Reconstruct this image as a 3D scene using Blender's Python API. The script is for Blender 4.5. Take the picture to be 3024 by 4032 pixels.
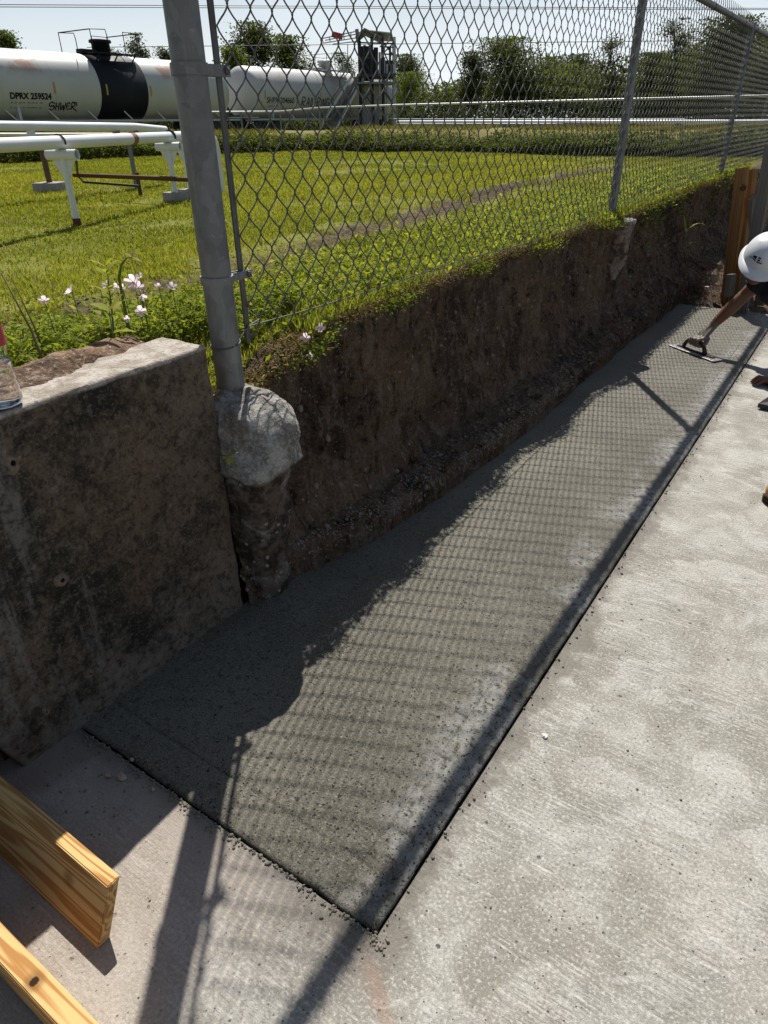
import bpy, bmesh, math, random
import numpy as np
from mathutils import Matrix, Vector
random.seed(7); RNG = np.random.default_rng(11)
for o in list(bpy.data.objects): bpy.data.objects.remove(o)
SC = bpy.context.scene; COL = SC.collection
# ------------------------------------------------------------------ camera
# world: Y runs along the fence, X to its right, z=0 is the pavement; photo pixels are 3024 x 4032
FPX, PITCH, ROLL, YAW, EYE = 2643., .52733, -.013017, .59813, 1.30
def _basis():
    f = np.array([-math.sin(YAW)*math.cos(PITCH), math.cos(YAW)*math.cos(PITCH), -math.sin(PITCH)])
    r = np.array([math.cos(YAW), math.sin(YAW), 0.]); u = np.cross(r, f)
    return r*math.cos(ROLL)+u*math.sin(ROLL), -r*math.sin(ROLL)+u*math.cos(ROLL), f
RT, UP, FW = _basis(); EYEP = np.array([0, 0, EYE])
cam = bpy.data.cameras.new('camera'); camo = bpy.data.objects.new('camera', cam); COL.objects.link(camo)
cam.sensor_fit = 'VERTICAL'; cam.sensor_height = 36; cam.sensor_width = 27; cam.lens = FPX/4032*36
cam.clip_start = .05; cam.clip_end = 3000
camo.matrix_world = Matrix(((RT[0], UP[0], -FW[0], 0), (RT[1], UP[1], -FW[1], 0), (RT[2], UP[2], -FW[2], EYE), (0, 0, 0, 1)))
SC.camera = camo
# ------------------------------------------------------------------ sky, sun, exposure
SUN_H = (-.585, .811); SUN_EL = math.radians(51.5)
world = bpy.data.worlds.new('World'); SC.world = world; world.use_nodes = True
wn = world.node_tree; wn.nodes.clear()
sky = wn.nodes.new('ShaderNodeTexSky'); sky.sky_type = 'NISHITA'; sky.sun_disc = False
sky.sun_elevation = SUN_EL; sky.sun_rotation = math.atan2(SUN_H[0], SUN_H[1])
sky.air_density = 1.0; sky.dust_density = 1.0; sky.ozone_density = 1.0
bg = wn.nodes.new('ShaderNodeBackground'); bg.inputs[1].default_value = .05
wo = wn.nodes.new('ShaderNodeOutputWorld')
tc = wn.nodes.new('ShaderNodeTexCoord'); mp = wn.nodes.new('ShaderNodeMapping'); mp.inputs['Scale'].default_value = (1, 1, 3.2)
cn = wn.nodes.new('ShaderNodeTexNoise'); cn.inputs['Scale'].default_value = 2.3; cn.inputs['Detail'].default_value = 7; cn.inputs['Roughness'].default_value = .55
cr = wn.nodes.new('ShaderNodeMapRange'); cr.inputs[1].default_value = .42; cr.inputs[2].default_value = .7; cr.inputs[3].default_value = 0; cr.inputs[4].default_value = .3
sx = wn.nodes.new('ShaderNodeSeparateXYZ'); hz = wn.nodes.new('ShaderNodeMapRange'); hz.interpolation_type = 'SMOOTHSTEP'      # humid haze whitens the sky towards the horizon, all the way round
hz.inputs[1].default_value = .26; hz.inputs[2].default_value = .0; hz.inputs[3].default_value = 0; hz.inputs[4].default_value = .66
ad = wn.nodes.new('ShaderNodeMath'); ad.operation = 'ADD'; ad.use_clamp = True
cm = wn.nodes.new('ShaderNodeMix'); cm.data_type = 'RGBA'; cm.inputs[7].default_value = (13.2, 14.2, 15.4, 1)
wn.links.new(tc.outputs['Generated'], mp.inputs[0]); wn.links.new(mp.outputs[0], cn.inputs[0]); wn.links.new(cn.outputs[0], cr.inputs[0]); wn.links.new(tc.outputs['Generated'], sx.inputs[0]); wn.links.new(sx.outputs[2], hz.inputs[0])
wn.links.new(cr.outputs[0], ad.inputs[0]); wn.links.new(hz.outputs[0], ad.inputs[1]); wn.links.new(ad.outputs[0], cm.inputs[0]); wn.links.new(sky.outputs[0], cm.inputs[6]); wn.links.new(cm.outputs[2], bg.inputs[0]); wn.links.new(bg.outputs[0], wo.inputs[0])
sun = bpy.data.lights.new('sun', 'SUN'); sun.energy = 5.0; sun.angle = math.radians(.53); sun.color = (1, .95, .87)
suno = bpy.data.objects.new('sun', sun); COL.objects.link(suno); suno.location = (-8, 11, 30)
SDIR = Vector((SUN_H[0]*math.cos(SUN_EL), SUN_H[1]*math.cos(SUN_EL), math.sin(SUN_EL))).normalized()
suno.rotation_euler = SDIR.to_track_quat('Z', 'Y').to_euler()
SC.view_settings.view_transform = 'Standard'; SC.view_settings.look = 'None'; SC.view_settings.exposure = 0.6; SC.view_settings.gamma = 1
SC.cycles.max_bounces = 8; SC.cycles.transparent_max_bounces = 12; SC.cycles.caustics_reflective = False; SC.cycles.caustics_refractive = False
SC.cycles.use_denoising = True

# ------------------------------------------------------------------ helpers
PX = 3024/1659.                                     # measurements were read off a 1659 px wide view
def ray(x, y): return RT*(x*PX-1512)/FPX-UP*(y*PX-2016)/FPX+FW
def at(x, y, hd):                                   # pixel + horizontal distance
    d = ray(x, y); return EYEP+d*hd/math.hypot(d[0], d[1])
def onz(x, y, z): d = ray(x, y); return EYEP+d*(z-EYE)/d[2]
def onx(x, y, X): d = ray(x, y); return EYEP+d*X/d[0]

def hash3(i, j, k, s=0):
    h = (i*374761393+j*668265263+k*2147483647+s*1274126177) & 0xFFFFFFFF
    h = ((h ^ (h >> 13))*1274126177) & 0xFFFFFFFF
    return ((h ^ (h >> 16)) & 0xFFFF)/65535.
def vnoise(x, y, z, s=0):
    x, y, z = [np.asarray(a, float) for a in (x, y, z)]
    xi, yi, zi = [np.floor(a).astype(np.int64) for a in (x, y, z)]
    f = [a-b for a, b in ((x, xi), (y, yi), (z, zi))]; f = [t*t*(3-2*t) for t in f]
    r = 0
    for a in (0, 1):
        for b in (0, 1):
            for c in (0, 1):
                r = r+hash3(xi+a, yi+b, zi+c, s)*(f[0] if a else 1-f[0])*(f[1] if b else 1-f[1])*(f[2] if c else 1-f[2])
    return r
def fbm(x, y, z, oct=4, s=0, g=.5):
    t = 0; a = 1.; n = 0
    for o in range(oct):
        t = t+a*(vnoise(x, y, z, s+o)-.5); n += a; a *= g; x = x*2.03; y = y*2.03; z = z*2.03
    return t/n*2                                     # about -1..1

class MB:
    def __init__(s): s.v = []; s.f = []
    def add(s, v, f):
        b = len(s.v); s.v += [tuple(p) for p in v]; s.f += [tuple(i+b for i in q) for q in f]; return s
    def box(s, c, size, rot=None, bev=0.):
        x, y, z = [h/2 for h in size]; bm = bmesh.new(); bmesh.ops.create_cube(bm, size=1)
        for v in bm.verts: v.co = Vector((v.co.x*size[0], v.co.y*size[1], v.co.z*size[2]))
        if bev: bmesh.ops.bevel(bm, geom=list(bm.edges), offset=bev, segments=2, affect='EDGES', profile=.6)
        R = rot if rot is not None else Matrix.Identity(3); c = Vector(c); bm.verts.index_update()
        s.add([tuple(R @ v.co+c) for v in bm.verts], [[v.index for v in f.verts] for f in bm.faces]); bm.free(); return s
    def tube(s, pts, r, n=8, cap=True):
        P = [Vector(p) for p in pts]; m = len(P); rr = r if hasattr(r, '__len__') else [r]*m
        T = [(P[min(i+1, m-1)]-P[max(i-1, 0)]).normalized() for i in range(m)]
        a = Vector((0, 0, 1)) if abs(T[0].z) < .9 else Vector((1, 0, 0)); N = (a-T[0]*a.dot(T[0])).normalized()
        v = []; f = []
        for i in range(m):
            N = (N-T[i]*N.dot(T[i])); N = N.normalized() if N.length > 1e-6 else T[i].orthogonal().normalized(); B = T[i].cross(N)
            for k in range(n):
                t = 2*math.pi*k/n; v.append(P[i]+(N*math.cos(t)+B*math.sin(t))*rr[i])
        for i in range(m-1):
            for k in range(n): f.append((i*n+k, i*n+(k+1) % n, (i+1)*n+(k+1) % n, (i+1)*n+k))
        if cap: f.append(tuple(range(n-1, -1, -1))); f.append(tuple((m-1)*n+k for k in range(n)))
        return s.add(v, f)
    def lathe(s, prof, n=24, M=None, close=True):
        v = []; f = []
        for r, z in prof:
            for k in range(n): t = 2*math.pi*k/n; v.append((r*math.cos(t), r*math.sin(t), z))
        for i in range(len(prof)-1):
            for k in range(n): f.append((i*n+k, i*n+(k+1) % n, (i+1)*n+(k+1) % n, (i+1)*n+k))
        if close: f.append(tuple(range(n-1, -1, -1))); f.append(tuple((len(prof)-1)*n+k for k in range(n)))
        if M is not None: v = [tuple(M @ Vector(p)) for p in v]
        return s.add(v, f)
    def bar(s, a, b, w, h=None, up=(0, 0, 1)):
        h = h or w; a = Vector(a); b = Vector(b); d = b-a; x = d.normalized(); u = Vector(up)
        if abs(x.dot(u)) > .95: u = Vector((1, 0, 0))
        y = u.cross(x).normalized(); z = x.cross(y); R = Matrix((x, y, z)).transposed()
        return s.box((a+b)/2, (d.length, w, h), R)
    def capsule(s, a, ra, b, rb, n=14):
        a = Vector(a); b = Vector(b); d = b-a; L = d.length; t = d.normalized(); pts = []; rr = []
        for k in range(5): q = math.pi/2*k/4.0001; pts.append(a-t*ra*math.cos(q)); rr.append(max(ra*math.sin(q), ra*.04))
        for k in range(5): q = math.pi/2*(1-k/4.0001); pts.append(b+t*rb*math.cos(q)); rr.append(max(rb*math.sin(q), rb*.04))
        return s.tube(pts, rr, n)
    def build(s, name, mat, parent=None, smooth=False):
        me = bpy.data.meshes.new(name); me.from_pydata(s.v, [], s.f); me.update()
        return link(name, me, mat, parent, smooth)
def link(name, me, mat, parent=None, smooth=False):
    if mat is not None:
        me.materials.clear(); me.materials.append(mat)
    if smooth: me.polygons.foreach_set('use_smooth', [True]*len(me.polygons))
    o = bpy.data.objects.new(name, me); COL.objects.link(o)
    if parent is not None: o.parent = parent; o.matrix_parent_inverse = Matrix.Identity(4)
    return o
def npmesh(name, V, Fc, mat, parent=None, smooth=False, attr=None):
    """V (n,3), Fc (m,k) numpy"""
    me = bpy.data.meshes.new(name); n = len(V); m, k = Fc.shape
    me.vertices.add(n); me.vertices.foreach_set('co', np.ascontiguousarray(V, dtype=np.float32).ravel())
    me.loops.add(m*k); me.loops.foreach_set('vertex_index', np.ascontiguousarray(Fc, dtype=np.int32).ravel())
    me.polygons.add(m); me.polygons.foreach_set('loop_start', np.arange(0, m*k, k, dtype=np.int32))
    try: me.polygons.foreach_set('loop_total', np.full(m, k, dtype=np.int32))
    except Exception: pass
    me.update(calc_edges=True)
    if attr is not None:
        a = me.attributes.new('tint', 'FLOAT', 'POINT'); a.data.foreach_set('value', np.asarray(attr, dtype=np.float32))
    return link(name, me, mat, parent, smooth)
def grid_faces(nu, nv):
    i = np.arange(nu-1)[:, None]*nv+np.arange(nv-1)[None]; i = i.ravel()
    return np.stack([i, i+nv, i+nv+1, i+1], 1)
def empty(name, loc=(0, 0, 0), rz=0):
    o = bpy.data.objects.new(name, None); COL.objects.link(o); o.location = loc; o.rotation_euler = (0, 0, rz); o.empty_display_size = .1; return o
def tag(o, label=None, cat=None, group=None, kind=None):
    if label: o['label'] = label
    if cat: o['category'] = cat
    if group: o['group'] = group
    if kind: o['kind'] = kind
    return o
def smooth_by_angle(o, deg=35):
    me = o.data; me.polygons.foreach_set('use_smooth', [True]*len(me.polygons))
    bm = bmesh.new(); bm.from_mesh(me)
    for e in bm.edges:
        if len(e.link_faces) == 2 and e.calc_face_angle(0) > math.radians(deg): e.smooth = False
    bm.to_mesh(me); bm.free(); return o

# ------------------------------------------------------------------ material kit
class NM:
    def __init__(s, name, rough=.8, spec=.3):
        s.m = bpy.data.materials.new(name); s.m.use_nodes = True; s.t = s.m.node_tree; s.b = s.t.nodes['Principled BSDF']
        s.b.inputs['Roughness'].default_value = rough; s.b.inputs['Specular IOR Level'].default_value = spec
    def n(s, ty, ins=None, **pr):
        nd = s.t.nodes.new('ShaderNode'+ty)
        for k, v in pr.items(): setattr(nd, k, v)
        for k, v in (ins or {}).items():
            if isinstance(v, bpy.types.NodeSocket): s.t.links.new(v, nd.inputs[k])
            else: nd.inputs[k].default_value = v
        return nd
    def pos(s, scale=None, rot=(0, 0, 0), loc=(0, 0, 0)):
        p = s.n('TexCoord').outputs['Object']
        if scale is None and rot == (0, 0, 0): return p
        return s.n('Mapping', {0: p, 'Scale': scale or (1, 1, 1), 'Rotation': rot, 'Location': loc}).outputs[0]
    def noise(s, sc, det=4, ro=.55, v=None, dist=0.): return s.n('TexNoise', {'Vector': v or s.pos(), 'Scale': sc, 'Detail': det, 'Roughness': ro, 'Distortion': dist}).outputs['Fac']
    def vor(s, sc, v=None, out='Distance', feat='F1', rnd=1.): return s.n('TexVoronoi', {'Vector': v or s.pos(), 'Scale': sc, 'Randomness': rnd}, feature=feat).outputs[out]
    def ramp(s, f, *st):
        nd = s.n('ValToRGB', {0: f}); e = nd.color_ramp.elements
        while len(e) < len(st): e.new(.5)
        for q, (p, c) in zip(e, st):
            q.position = p; q.color = (c, c, c, 1) if not hasattr(c, '__len__') else (*c, 1)
        return nd.outputs[0]
    def mix(s, f, a, b, mode='MIX'):
        nd = s.n('Mix', data_type='RGBA', blend_type=mode)
        for i, v in ((0, f), (6, a), (7, b)):
            if isinstance(v, bpy.types.NodeSocket): s.t.links.new(v, nd.inputs[i])
            else: nd.inputs[i].default_value = v if i == 0 else (*v, 1)
        return nd.outputs[2]
    def math(s, op, a, b=0., c=0.): return s.n('Math', {0: a, 1: b, 2: c}, operation=op).outputs[0]
    def xyz(s): q = s.n('SeparateXYZ', {0: s.pos()}); return q.outputs[0], q.outputs[1], q.outputs[2]
    def smooth(s, v, a, b, lo=0., hi=1.): return s.n('MapRange', {0: v, 1: a, 2: b, 3: lo, 4: hi}, interpolation_type='SMOOTHSTEP').outputs[0]
    def bump(s, h, st=.5, d=.01, nrm=None):
        i = {'Height': h, 'Strength': st, 'Distance': d}
        if nrm is not None: i['Normal'] = nrm
        return s.n('Bump', i).outputs[0]
    def set(s, col=None, nrm=None, rough=None, **k):
        for key, v in (('Base Color', col), ('Normal', nrm), ('Roughness', rough), *k.items()):
            if v is None: continue
            key = key.replace('_', ' ')
            if isinstance(v, bpy.types.NodeSocket): s.t.links.new(v, s.b.inputs[key])
            else: s.b.inputs[key].default_value = (*v, 1) if hasattr(v, '__len__') else v
        return s.m
def plain(name, col, rough=.6, spec=.3, metal=0., var=.18, sc=30, bump=.0):
    q = NM(name, rough, spec); f = q.noise(sc, 5); c = q.mix(f, tuple(x*(1-var) for x in col), tuple(min(1, x*(1+var)) for x in col))
    q.b.inputs['Metallic'].default_value = metal
    return q.set(c, q.bump(f, bump, .004) if bump else None)
def leafmat(name, a, b, c=None, trans=.5, sc=3., rough=.55):
    q = NM(name, .8, .08); t = q.n('Attribute', attribute_name='tint').outputs['Fac']
    st = ((0., a), (1., b)) if c is None else ((0., a), (.6, b), (1., c))
    col = q.ramp(t, *st); f = q.noise(sc, 3); col = q.mix(f, q.mix(.55, col, (0, 0, 0)), q.mix(.12, col, (1, 1, .4)))
    q.set(col); tr = q.n('BsdfTranslucent', {0: q.mix(1., col, (1.0, 1.0, .35), 'MULTIPLY')})
    mx = q.n('MixShader', {0: trans, 1: q.b.outputs[0], 2: tr.outputs[0]})
    q.t.links.new(mx.outputs[0], q.t.nodes['Material Output'].inputs[0]); return q.m

# ------------------------------------------------------------------ materials of the setting
def m_pavement():
    q = NM('weathered_concrete', .85, .3); x, y, z = q.xyz()
    big = q.noise(1.5, 4, .6); mid = q.noise(6.5, 6, .7, None, .8); fine = q.noise(150, 4, .75); grain = q.noise(420, 3, .7)
    c = q.mix(q.smooth(big, .38, .62), (.19, .18, .153), (.315, .305, .275))
    c = q.mix(q.math('MULTIPLY', q.smooth(mid, .46, .66), .75), c, (.39, .38, .35)); c = q.mix(q.math('MULTIPLY', q.smooth(mid, .5, .34), .6), c, (.18, .17, .142))
    c = q.mix(q.math('MULTIPLY', q.smooth(q.noise(2.6, 4, .6, q.pos(loc=(5, 2, 0), scale=(1, 1, 1))), .5, .68), .35), c, (.25, .21, .178))
    hsum = q.math('MULTIPLY', mid, .6)
    for k, (rz, s1, s2) in enumerate(((.5, 10, 130), (-.9, 9, 150), (1.35, 12, 120), (.05, 8, 140))):   # trowel and broom marks
        st = q.noise(1., 5, .75, q.pos((s1, s2, 1), (0, 0, rz), (k*3.1, 0, 0)), .9)
        msk = q.smooth(q.noise(4.2, 4, .6, q.pos((1, 1, 1), (0, 0, 0), (k*7.7, k*3.3, 1))), .5, .6)
        c = q.mix(q.math('MULTIPLY', q.math('MULTIPLY', msk, q.smooth(st, .52, .66)), .7), c, (.49, .475, .445)); c = q.mix(q.math('MULTIPLY', q.math('MULTIPLY', msk, q.smooth(st, .47, .34)), .55), c, (.17, .158, .135))
        hsum = q.math('ADD', hsum, q.math('MULTIPLY', q.math('MULTIPLY', st, msk), .5))
    # flat finishing dabs with one crisp edge, here and there
    wv = q.n('MixRGB', {0: .06, 1: q.pos((5.4, 9.5, 1), (0, 0, .6)), 2: q.n('TexNoise', {'Vector': q.pos(), 'Scale': 7.}).outputs['Color']}).outputs[0]
    vc = q.n('TexVoronoi', {'Vector': wv, 'Scale': 1.0}, feature='F1', distance='CHEBYCHEV'); dab = q.n('SeparateColor', {0: vc.outputs['Color']}).outputs[0]
    reg = q.smooth(q.noise(2.2, 3, .5, q.pos(loc=(1.7, 9, 0), scale=(1, 1, 1))), .5, .6)
    c = q.mix(q.math('MULTIPLY', q.math('MULTIPLY', q.smooth(dab, .62, .75), reg), .32), c, (.20, .19, .16)); c = q.mix(q.math('MULTIPLY', q.math('MULTIPLY', q.smooth(dab, .35, .2), reg), .3), c, (.47, .455, .43))
    c = q.mix(q.math('MULTIPLY', q.smooth(fine, .5, .64), .6), c, (.15, .14, .12)); c = q.mix(q.math('MULTIPLY', q.smooth(fine, .48, .36), .6), c, (.53, .515, .48)); c = q.mix(q.math('MULTIPLY', q.smooth(grain, .52, .7), .5), c, (.16, .15, .13))
    # dark pits of many sizes
    pits = None
    for sc, th, rn in ((24., .11, .86), (55., .15, .86), (110., .2, .86)):
        v = q.n('TexVoronoi', {'Vector': q.pos(), 'Scale': sc}); rnd = q.n('SeparateColor', {0: v.outputs['Color']}).outputs[0]
        pt = q.math('MULTIPLY', q.smooth(q.math('ADD', v.outputs['Distance'], q.math('MULTIPLY', q.math('SUBTRACT', fine, .5), .35)), th, th*.5), q.math('GREATER_THAN', rnd, rn)); pits = pt if pits is None else q.math('MAXIMUM', pits, pt)
    c = q.mix(q.math('MULTIPLY', pits, .85), c, (.07, .062, .052))
    # damp margin with spilt cement beside the joint
    wob = q.math('MULTIPLY', q.math('SUBTRACT', q.noise(13, 5, .7), .5), .20); wob2 = q.math('MULTIPLY', q.math('SUBTRACT', q.noise(3, 3), .5), .2)
    w = q.math('ADD', wob, wob2)
    dx = q.math('ADD', q.math('SUBTRACT', x, -.40), w); dampx = q.math('MULTIPLY', q.smooth(dx, .06, .02), q.smooth(y, .4, .56))
    dy = q.math('ADD', q.math('SUBTRACT', .545, y), w); dampy = q.math('MULTIPLY', q.smooth(dy, .055, .03), q.smooth(x, -.34, -.42))
    damp = q.math('MAXIMUM', dampx, dampy); c = q.mix(q.math('MULTIPLY', damp, .7), c, (.10, .085, .068))
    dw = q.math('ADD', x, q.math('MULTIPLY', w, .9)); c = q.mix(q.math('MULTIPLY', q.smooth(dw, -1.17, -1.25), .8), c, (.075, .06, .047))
    # rusty brown wash out from the corner
    dc = q.math('ABSOLUTE', q.math('ADD', q.math('ADD', q.math('SUBTRACT', y, .50), q.math('MULTIPLY', q.math('ADD', x, .4), .75)), q.math('MULTIPLY', w, .3)))
    c = q.mix(q.math('MULTIPLY', q.math('MULTIPLY', q.smooth(dc, .03, .0), q.smooth(x, -.42, -.36)), .5), c, (.25, .16, .115))
    c = q.mix(q.math('MULTIPLY', q.smooth(x, -.5, -.75), q.math('MULTIPLY', q.smooth(y, .56, .50), .5)), c, (.33, .275, .235))
    h = q.math('ADD', q.math('ADD', q.math('MULTIPLY', fine, .5), q.math('MULTIPLY', grain, .25)), q.math('ADD', hsum, q.math('MULTIPLY', pits, -.9)))
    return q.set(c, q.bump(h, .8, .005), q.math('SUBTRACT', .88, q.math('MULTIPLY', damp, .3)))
def m_fresh():
    q = NM('fresh_concrete', .6, .35); x, y, z = q.xyz()
    big = q.noise(2.4, 4, .6); fine = q.noise(190, 4, .75); mid = q.noise(42, 5, .7); grain = q.noise(420, 3, .7)
    c = q.mix(q.smooth(big, .38, .62), (.084, .077, .056), (.13, .12, .092))
    c = q.mix(q.math('MULTIPLY', q.smooth(fine, .48, .62), .75), c, (.235, .222, .188)); c = q.mix(q.math('MULTIPLY', q.smooth(mid, .52, .66), .8), c, (.062, .058, .045)); c = q.mix(q.math('MULTIPLY', q.smooth(grain, .5, .36), .6), c, (.045, .042, .034))
    sheen_cream = q.math('MULTIPLY', q.smooth(q.math('ADD', x, q.math('MULTIPLY', q.math('SUBTRACT', q.noise(5, 4), .5), .22)), -.60, -.48), q.smooth(q.noise(3.3, 4, .65), .42, .58)); sheen_cream = q.math('MULTIPLY', sheen_cream, q.smooth(mid, .62, .45))
    c = q.mix(q.math('MULTIPLY', sheen_cream, .8), c, (.27, .268, .255))  # wet sheen of the right margin, put into the colour as pale cream
    pits = None; zone = q.math('ADD', .62, q.math('MULTIPLY', q.smooth(y, .7, 2.8), .3))
    for sc, th in ((44., .17), (80., .22), (130., .26)):
        v = q.n('TexVoronoi', {'Vector': q.pos(), 'Scale': sc}); rnd = q.n('SeparateColor', {0: v.outputs['Color']}).outputs[0]
        pt = q.math('MULTIPLY', q.smooth(q.math('ADD', v.outputs['Distance'], q.math('MULTIPLY', q.math('SUBTRACT', fine, .5), .6)), th, th*.55), q.math('GREATER_THAN', q.math('ADD', rnd, q.math('MULTIPLY', q.math('SUBTRACT', big, .5), .5)), q.math('ADD', zone, .0 if sc > 50 else .14))); pits = pt if pits is None else q.math('MAXIMUM', pits, pt)
    c = q.mix(q.math('MULTIPLY', pits, .9), c, (.022, .021, .017))
    h = q.math('ADD', q.math('MULTIPLY', fine, .6), q.math('ADD', q.math('MULTIPLY', mid, 1.), q.math('MULTIPLY', pits, -1.6)))
    return q.set(c, q.bump(h, 1., .006), q.mix(fine, (.5, .5, .5), (.85, .85, .85)))
def m_wall():
    q = NM('old_wall_concrete', .92, .2); x, y, z = q.xyz()
    big = q.noise(3.6, 6, .65, None, .6); mid = q.noise(17, 6, .7, None, .5); fine = q.noise(130, 4, .75)
    c = q.mix(q.smooth(big, .4, .6), (.026, .022, .016), (.105, .078, .055)); c = q.mix(q.math('MULTIPLY', q.smooth(mid, .52, .66), .8), c, (.016, .014, .010))
    c = q.mix(q.math('MULTIPLY', q.smooth(q.noise(2.3, 5, .65, q.pos(loc=(3, 1, 4), scale=(1, 1, 1))), .5, .64), .6), c, (.14, .095, .062))
    low = q.smooth(q.math('ADD', z, q.math('MULTIPLY', q.math('SUBTRACT', q.noise(6, 5, .65), .5), .7)), .24, -.02)
    c = q.mix(q.math('MULTIPLY', low, q.smooth(mid, .62, .4, .3, .85)), c, (.19, .162, .132))
    rgt = q.smooth(q.math('ADD', y, q.math('MULTIPLY', q.math('SUBTRACT', q.noise(7, 4), .5), .4)), .92, 1.12); c = q.mix(q.math('MULTIPLY', rgt, .5), c, (.16, .12, .088))
    run = q.noise(1., 5, .65, q.pos((1, 15, 1.6))); c = q.mix(q.math('MULTIPLY', q.math('MULTIPLY', q.smooth(run, .53, .64), q.smooth(y, .85, .55)), .7), c, (.17, .158, .145))
    ns = q.n('TexVoronoi', {'Vector': q.pos(), 'Scale': 6.}); c = q.mix(q.math('MULTIPLY', q.smooth(q.math('ADD', ns.outputs['Distance'], q.math('MULTIPLY', q.math('SUBTRACT', mid, .5), .9)), .13, .02), .7), c, (.21, .165, .13))
    c = q.mix(q.math('MULTIPLY', q.smooth(fine, .52, .66), .7), c, (.15, .125, .1)); c = q.mix(q.math('MULTIPLY', q.smooth(fine, .46, .34), .7), c, (.008, .007, .005))
    mo = q.noise(48, 5, .7, None, .4); c = q.mix(q.math('MULTIPLY', q.smooth(mo, .5, .63), .6), c, (.012, .010, .008)); c = q.mix(q.math('MULTIPLY', q.smooth(mo, .47, .36), .35), c, (.20, .165, .13))
    top = q.smooth(q.math('ADD', z, q.math('MULTIPLY', q.math('SUBTRACT', mid, .5), .02)), .806, .814); tcol = q.mix(q.smooth(mid, .4, .6), (.26, .225, .185), (.42, .38, .335)); tcol = q.mix(q.math('MULTIPLY', q.smooth(fine, .5, .64), .7), tcol, (.15, .125, .10))
    c = q.mix(top, c, tcol)
    return q.set(c, q.bump(q.math('ADD', mid, q.math('MULTIPLY', fine, .6)), .9, .008))
def m_soil(name='bank_soil', k=1., streak=True):
    q = NM(name, .95, .1); big = q.noise(2.2, 5, .6); mid = q.noise(14, 6, .7, None, .4); fine = q.noise(85, 5, .75)
    a = lambda *c: tuple(v*k for v in c)
    c = q.mix(q.smooth(big, .38, .6), a(.055, .036, .025), a(.135, .088, .056)); c = q.mix(q.math('MULTIPLY', q.smooth(mid, .5, .64), .8), c, a(.175, .135, .105)); c = q.mix(q.math('MULTIPLY', q.smooth(mid, .46, .34), .9), c, a(.014, .010, .007))
    h = q.math('ADD', mid, q.math('MULTIPLY', fine, .7))
    if streak:
        st = q.noise(1., 5, .65, q.pos((8, 30, 5.)), .5); c = q.mix(q.math('MULTIPLY', q.smooth(st, .55, .67), .45), c, a(.22, .17, .13)); c = q.mix(q.math('MULTIPLY', q.smooth(st, .45, .34), .6), c, a(.016, .011, .008)); h = q.math('ADD', h, q.math('MULTIPLY', st, .9))
    for sc, rn in ((30., .93), (70., .9)):
        v = q.n('TexVoronoi', {'Vector': q.pos((1, 1, .55)), 'Scale': sc}); rnd = q.n('SeparateColor', {0: v.outputs['Color']}).outputs[0]
        peb = q.math('MULTIPLY', q.smooth(q.math('ADD', v.outputs['Distance'], q.math('MULTIPLY', q.math('SUBTRACT', fine, .5), .5)), .26, .16), q.math('GREATER_THAN', rnd, rn)); c = q.mix(peb, c, a(.27, .215, .165)); h = q.math('ADD', h, q.math('MULTIPLY', peb, .5))
    c = q.mix(q.math('MULTIPLY', q.smooth(fine, .53, .68), .7), c, a(.24, .19, .15)); c = q.mix(q.math('MULTIPLY', q.smooth(fine, .46, .34), .7), c, a(.02, .014, .01))
    return q.set(c, q.bump(h, 1., .018))
def rut(Y): return np.interp(Y, [-2, 1.5, 2.2, 3.4, 5.7, 9.5, 12], [-2.1, -2.16, -2.3, -2.45, -2.72, -2.78, -2.8])
def m_lawn():
    q = NM('lawn_ground', .95, .1); x, y, z = q.xyz()
    f = q.noise(1.3, 4, .6); g = q.noise(30, 4, .7)
    c = q.mix(q.smooth(f, .35, .65), (.11, .12, .018), (.17, .17, .032)); c = q.mix(q.smooth(g, .55, .75), c, (.20, .17, .06)); c = q.mix(q.smooth(g, .45, .3), c, (.04, .06, .01))
    bare = q.smooth(q.noise(1.1, 5, .65, q.pos(loc=(4, 9, 0), scale=(1, 1, 1))), .54, .66); c = q.mix(q.math('MULTIPLY', bare, .7), c, (.17, .125, .07))
    far = q.smooth(q.math('ADD', z, q.math('MULTIPLY', q.math('SUBTRACT', f, .5), .1)), .84, 1.0); c = q.mix(q.math('MULTIPLY', far, .75), c, (.17, .145, .05))
    lowf = q.smooth(z, .70, .62); c = q.mix(q.math('MULTIPLY', lowf, .6), c, (.10, .12, .035))
    xr = q.math('ADD', q.math('MULTIPLY', q.smooth(y, 1., 6., 0., -.62), 1.), -2.13)
    d = q.math('ABSOLUTE', q.math('SUBTRACT', x, xr)); d = q.math('ADD', d, q.math('MULTIPLY', q.math('SUBTRACT', q.noise(4, 4, .6), .5), .55))
    soil = q.mix(q.smooth(g, .35, .65), (.03, .02, .013), (.115, .08, .052)); c = q.mix(q.math('MULTIPLY', q.smooth(d, .27, .07), q.smooth(y, 11, 9)), c, soil)
    pit = q.smooth(q.math('MULTIPLY', q.smooth(x, -1.45, -1.40), 1.), 0., 1.); c = q.mix(pit, c, (.08, .06, .045))
    return q.set(c, q.bump(g, .6, .03))
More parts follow.
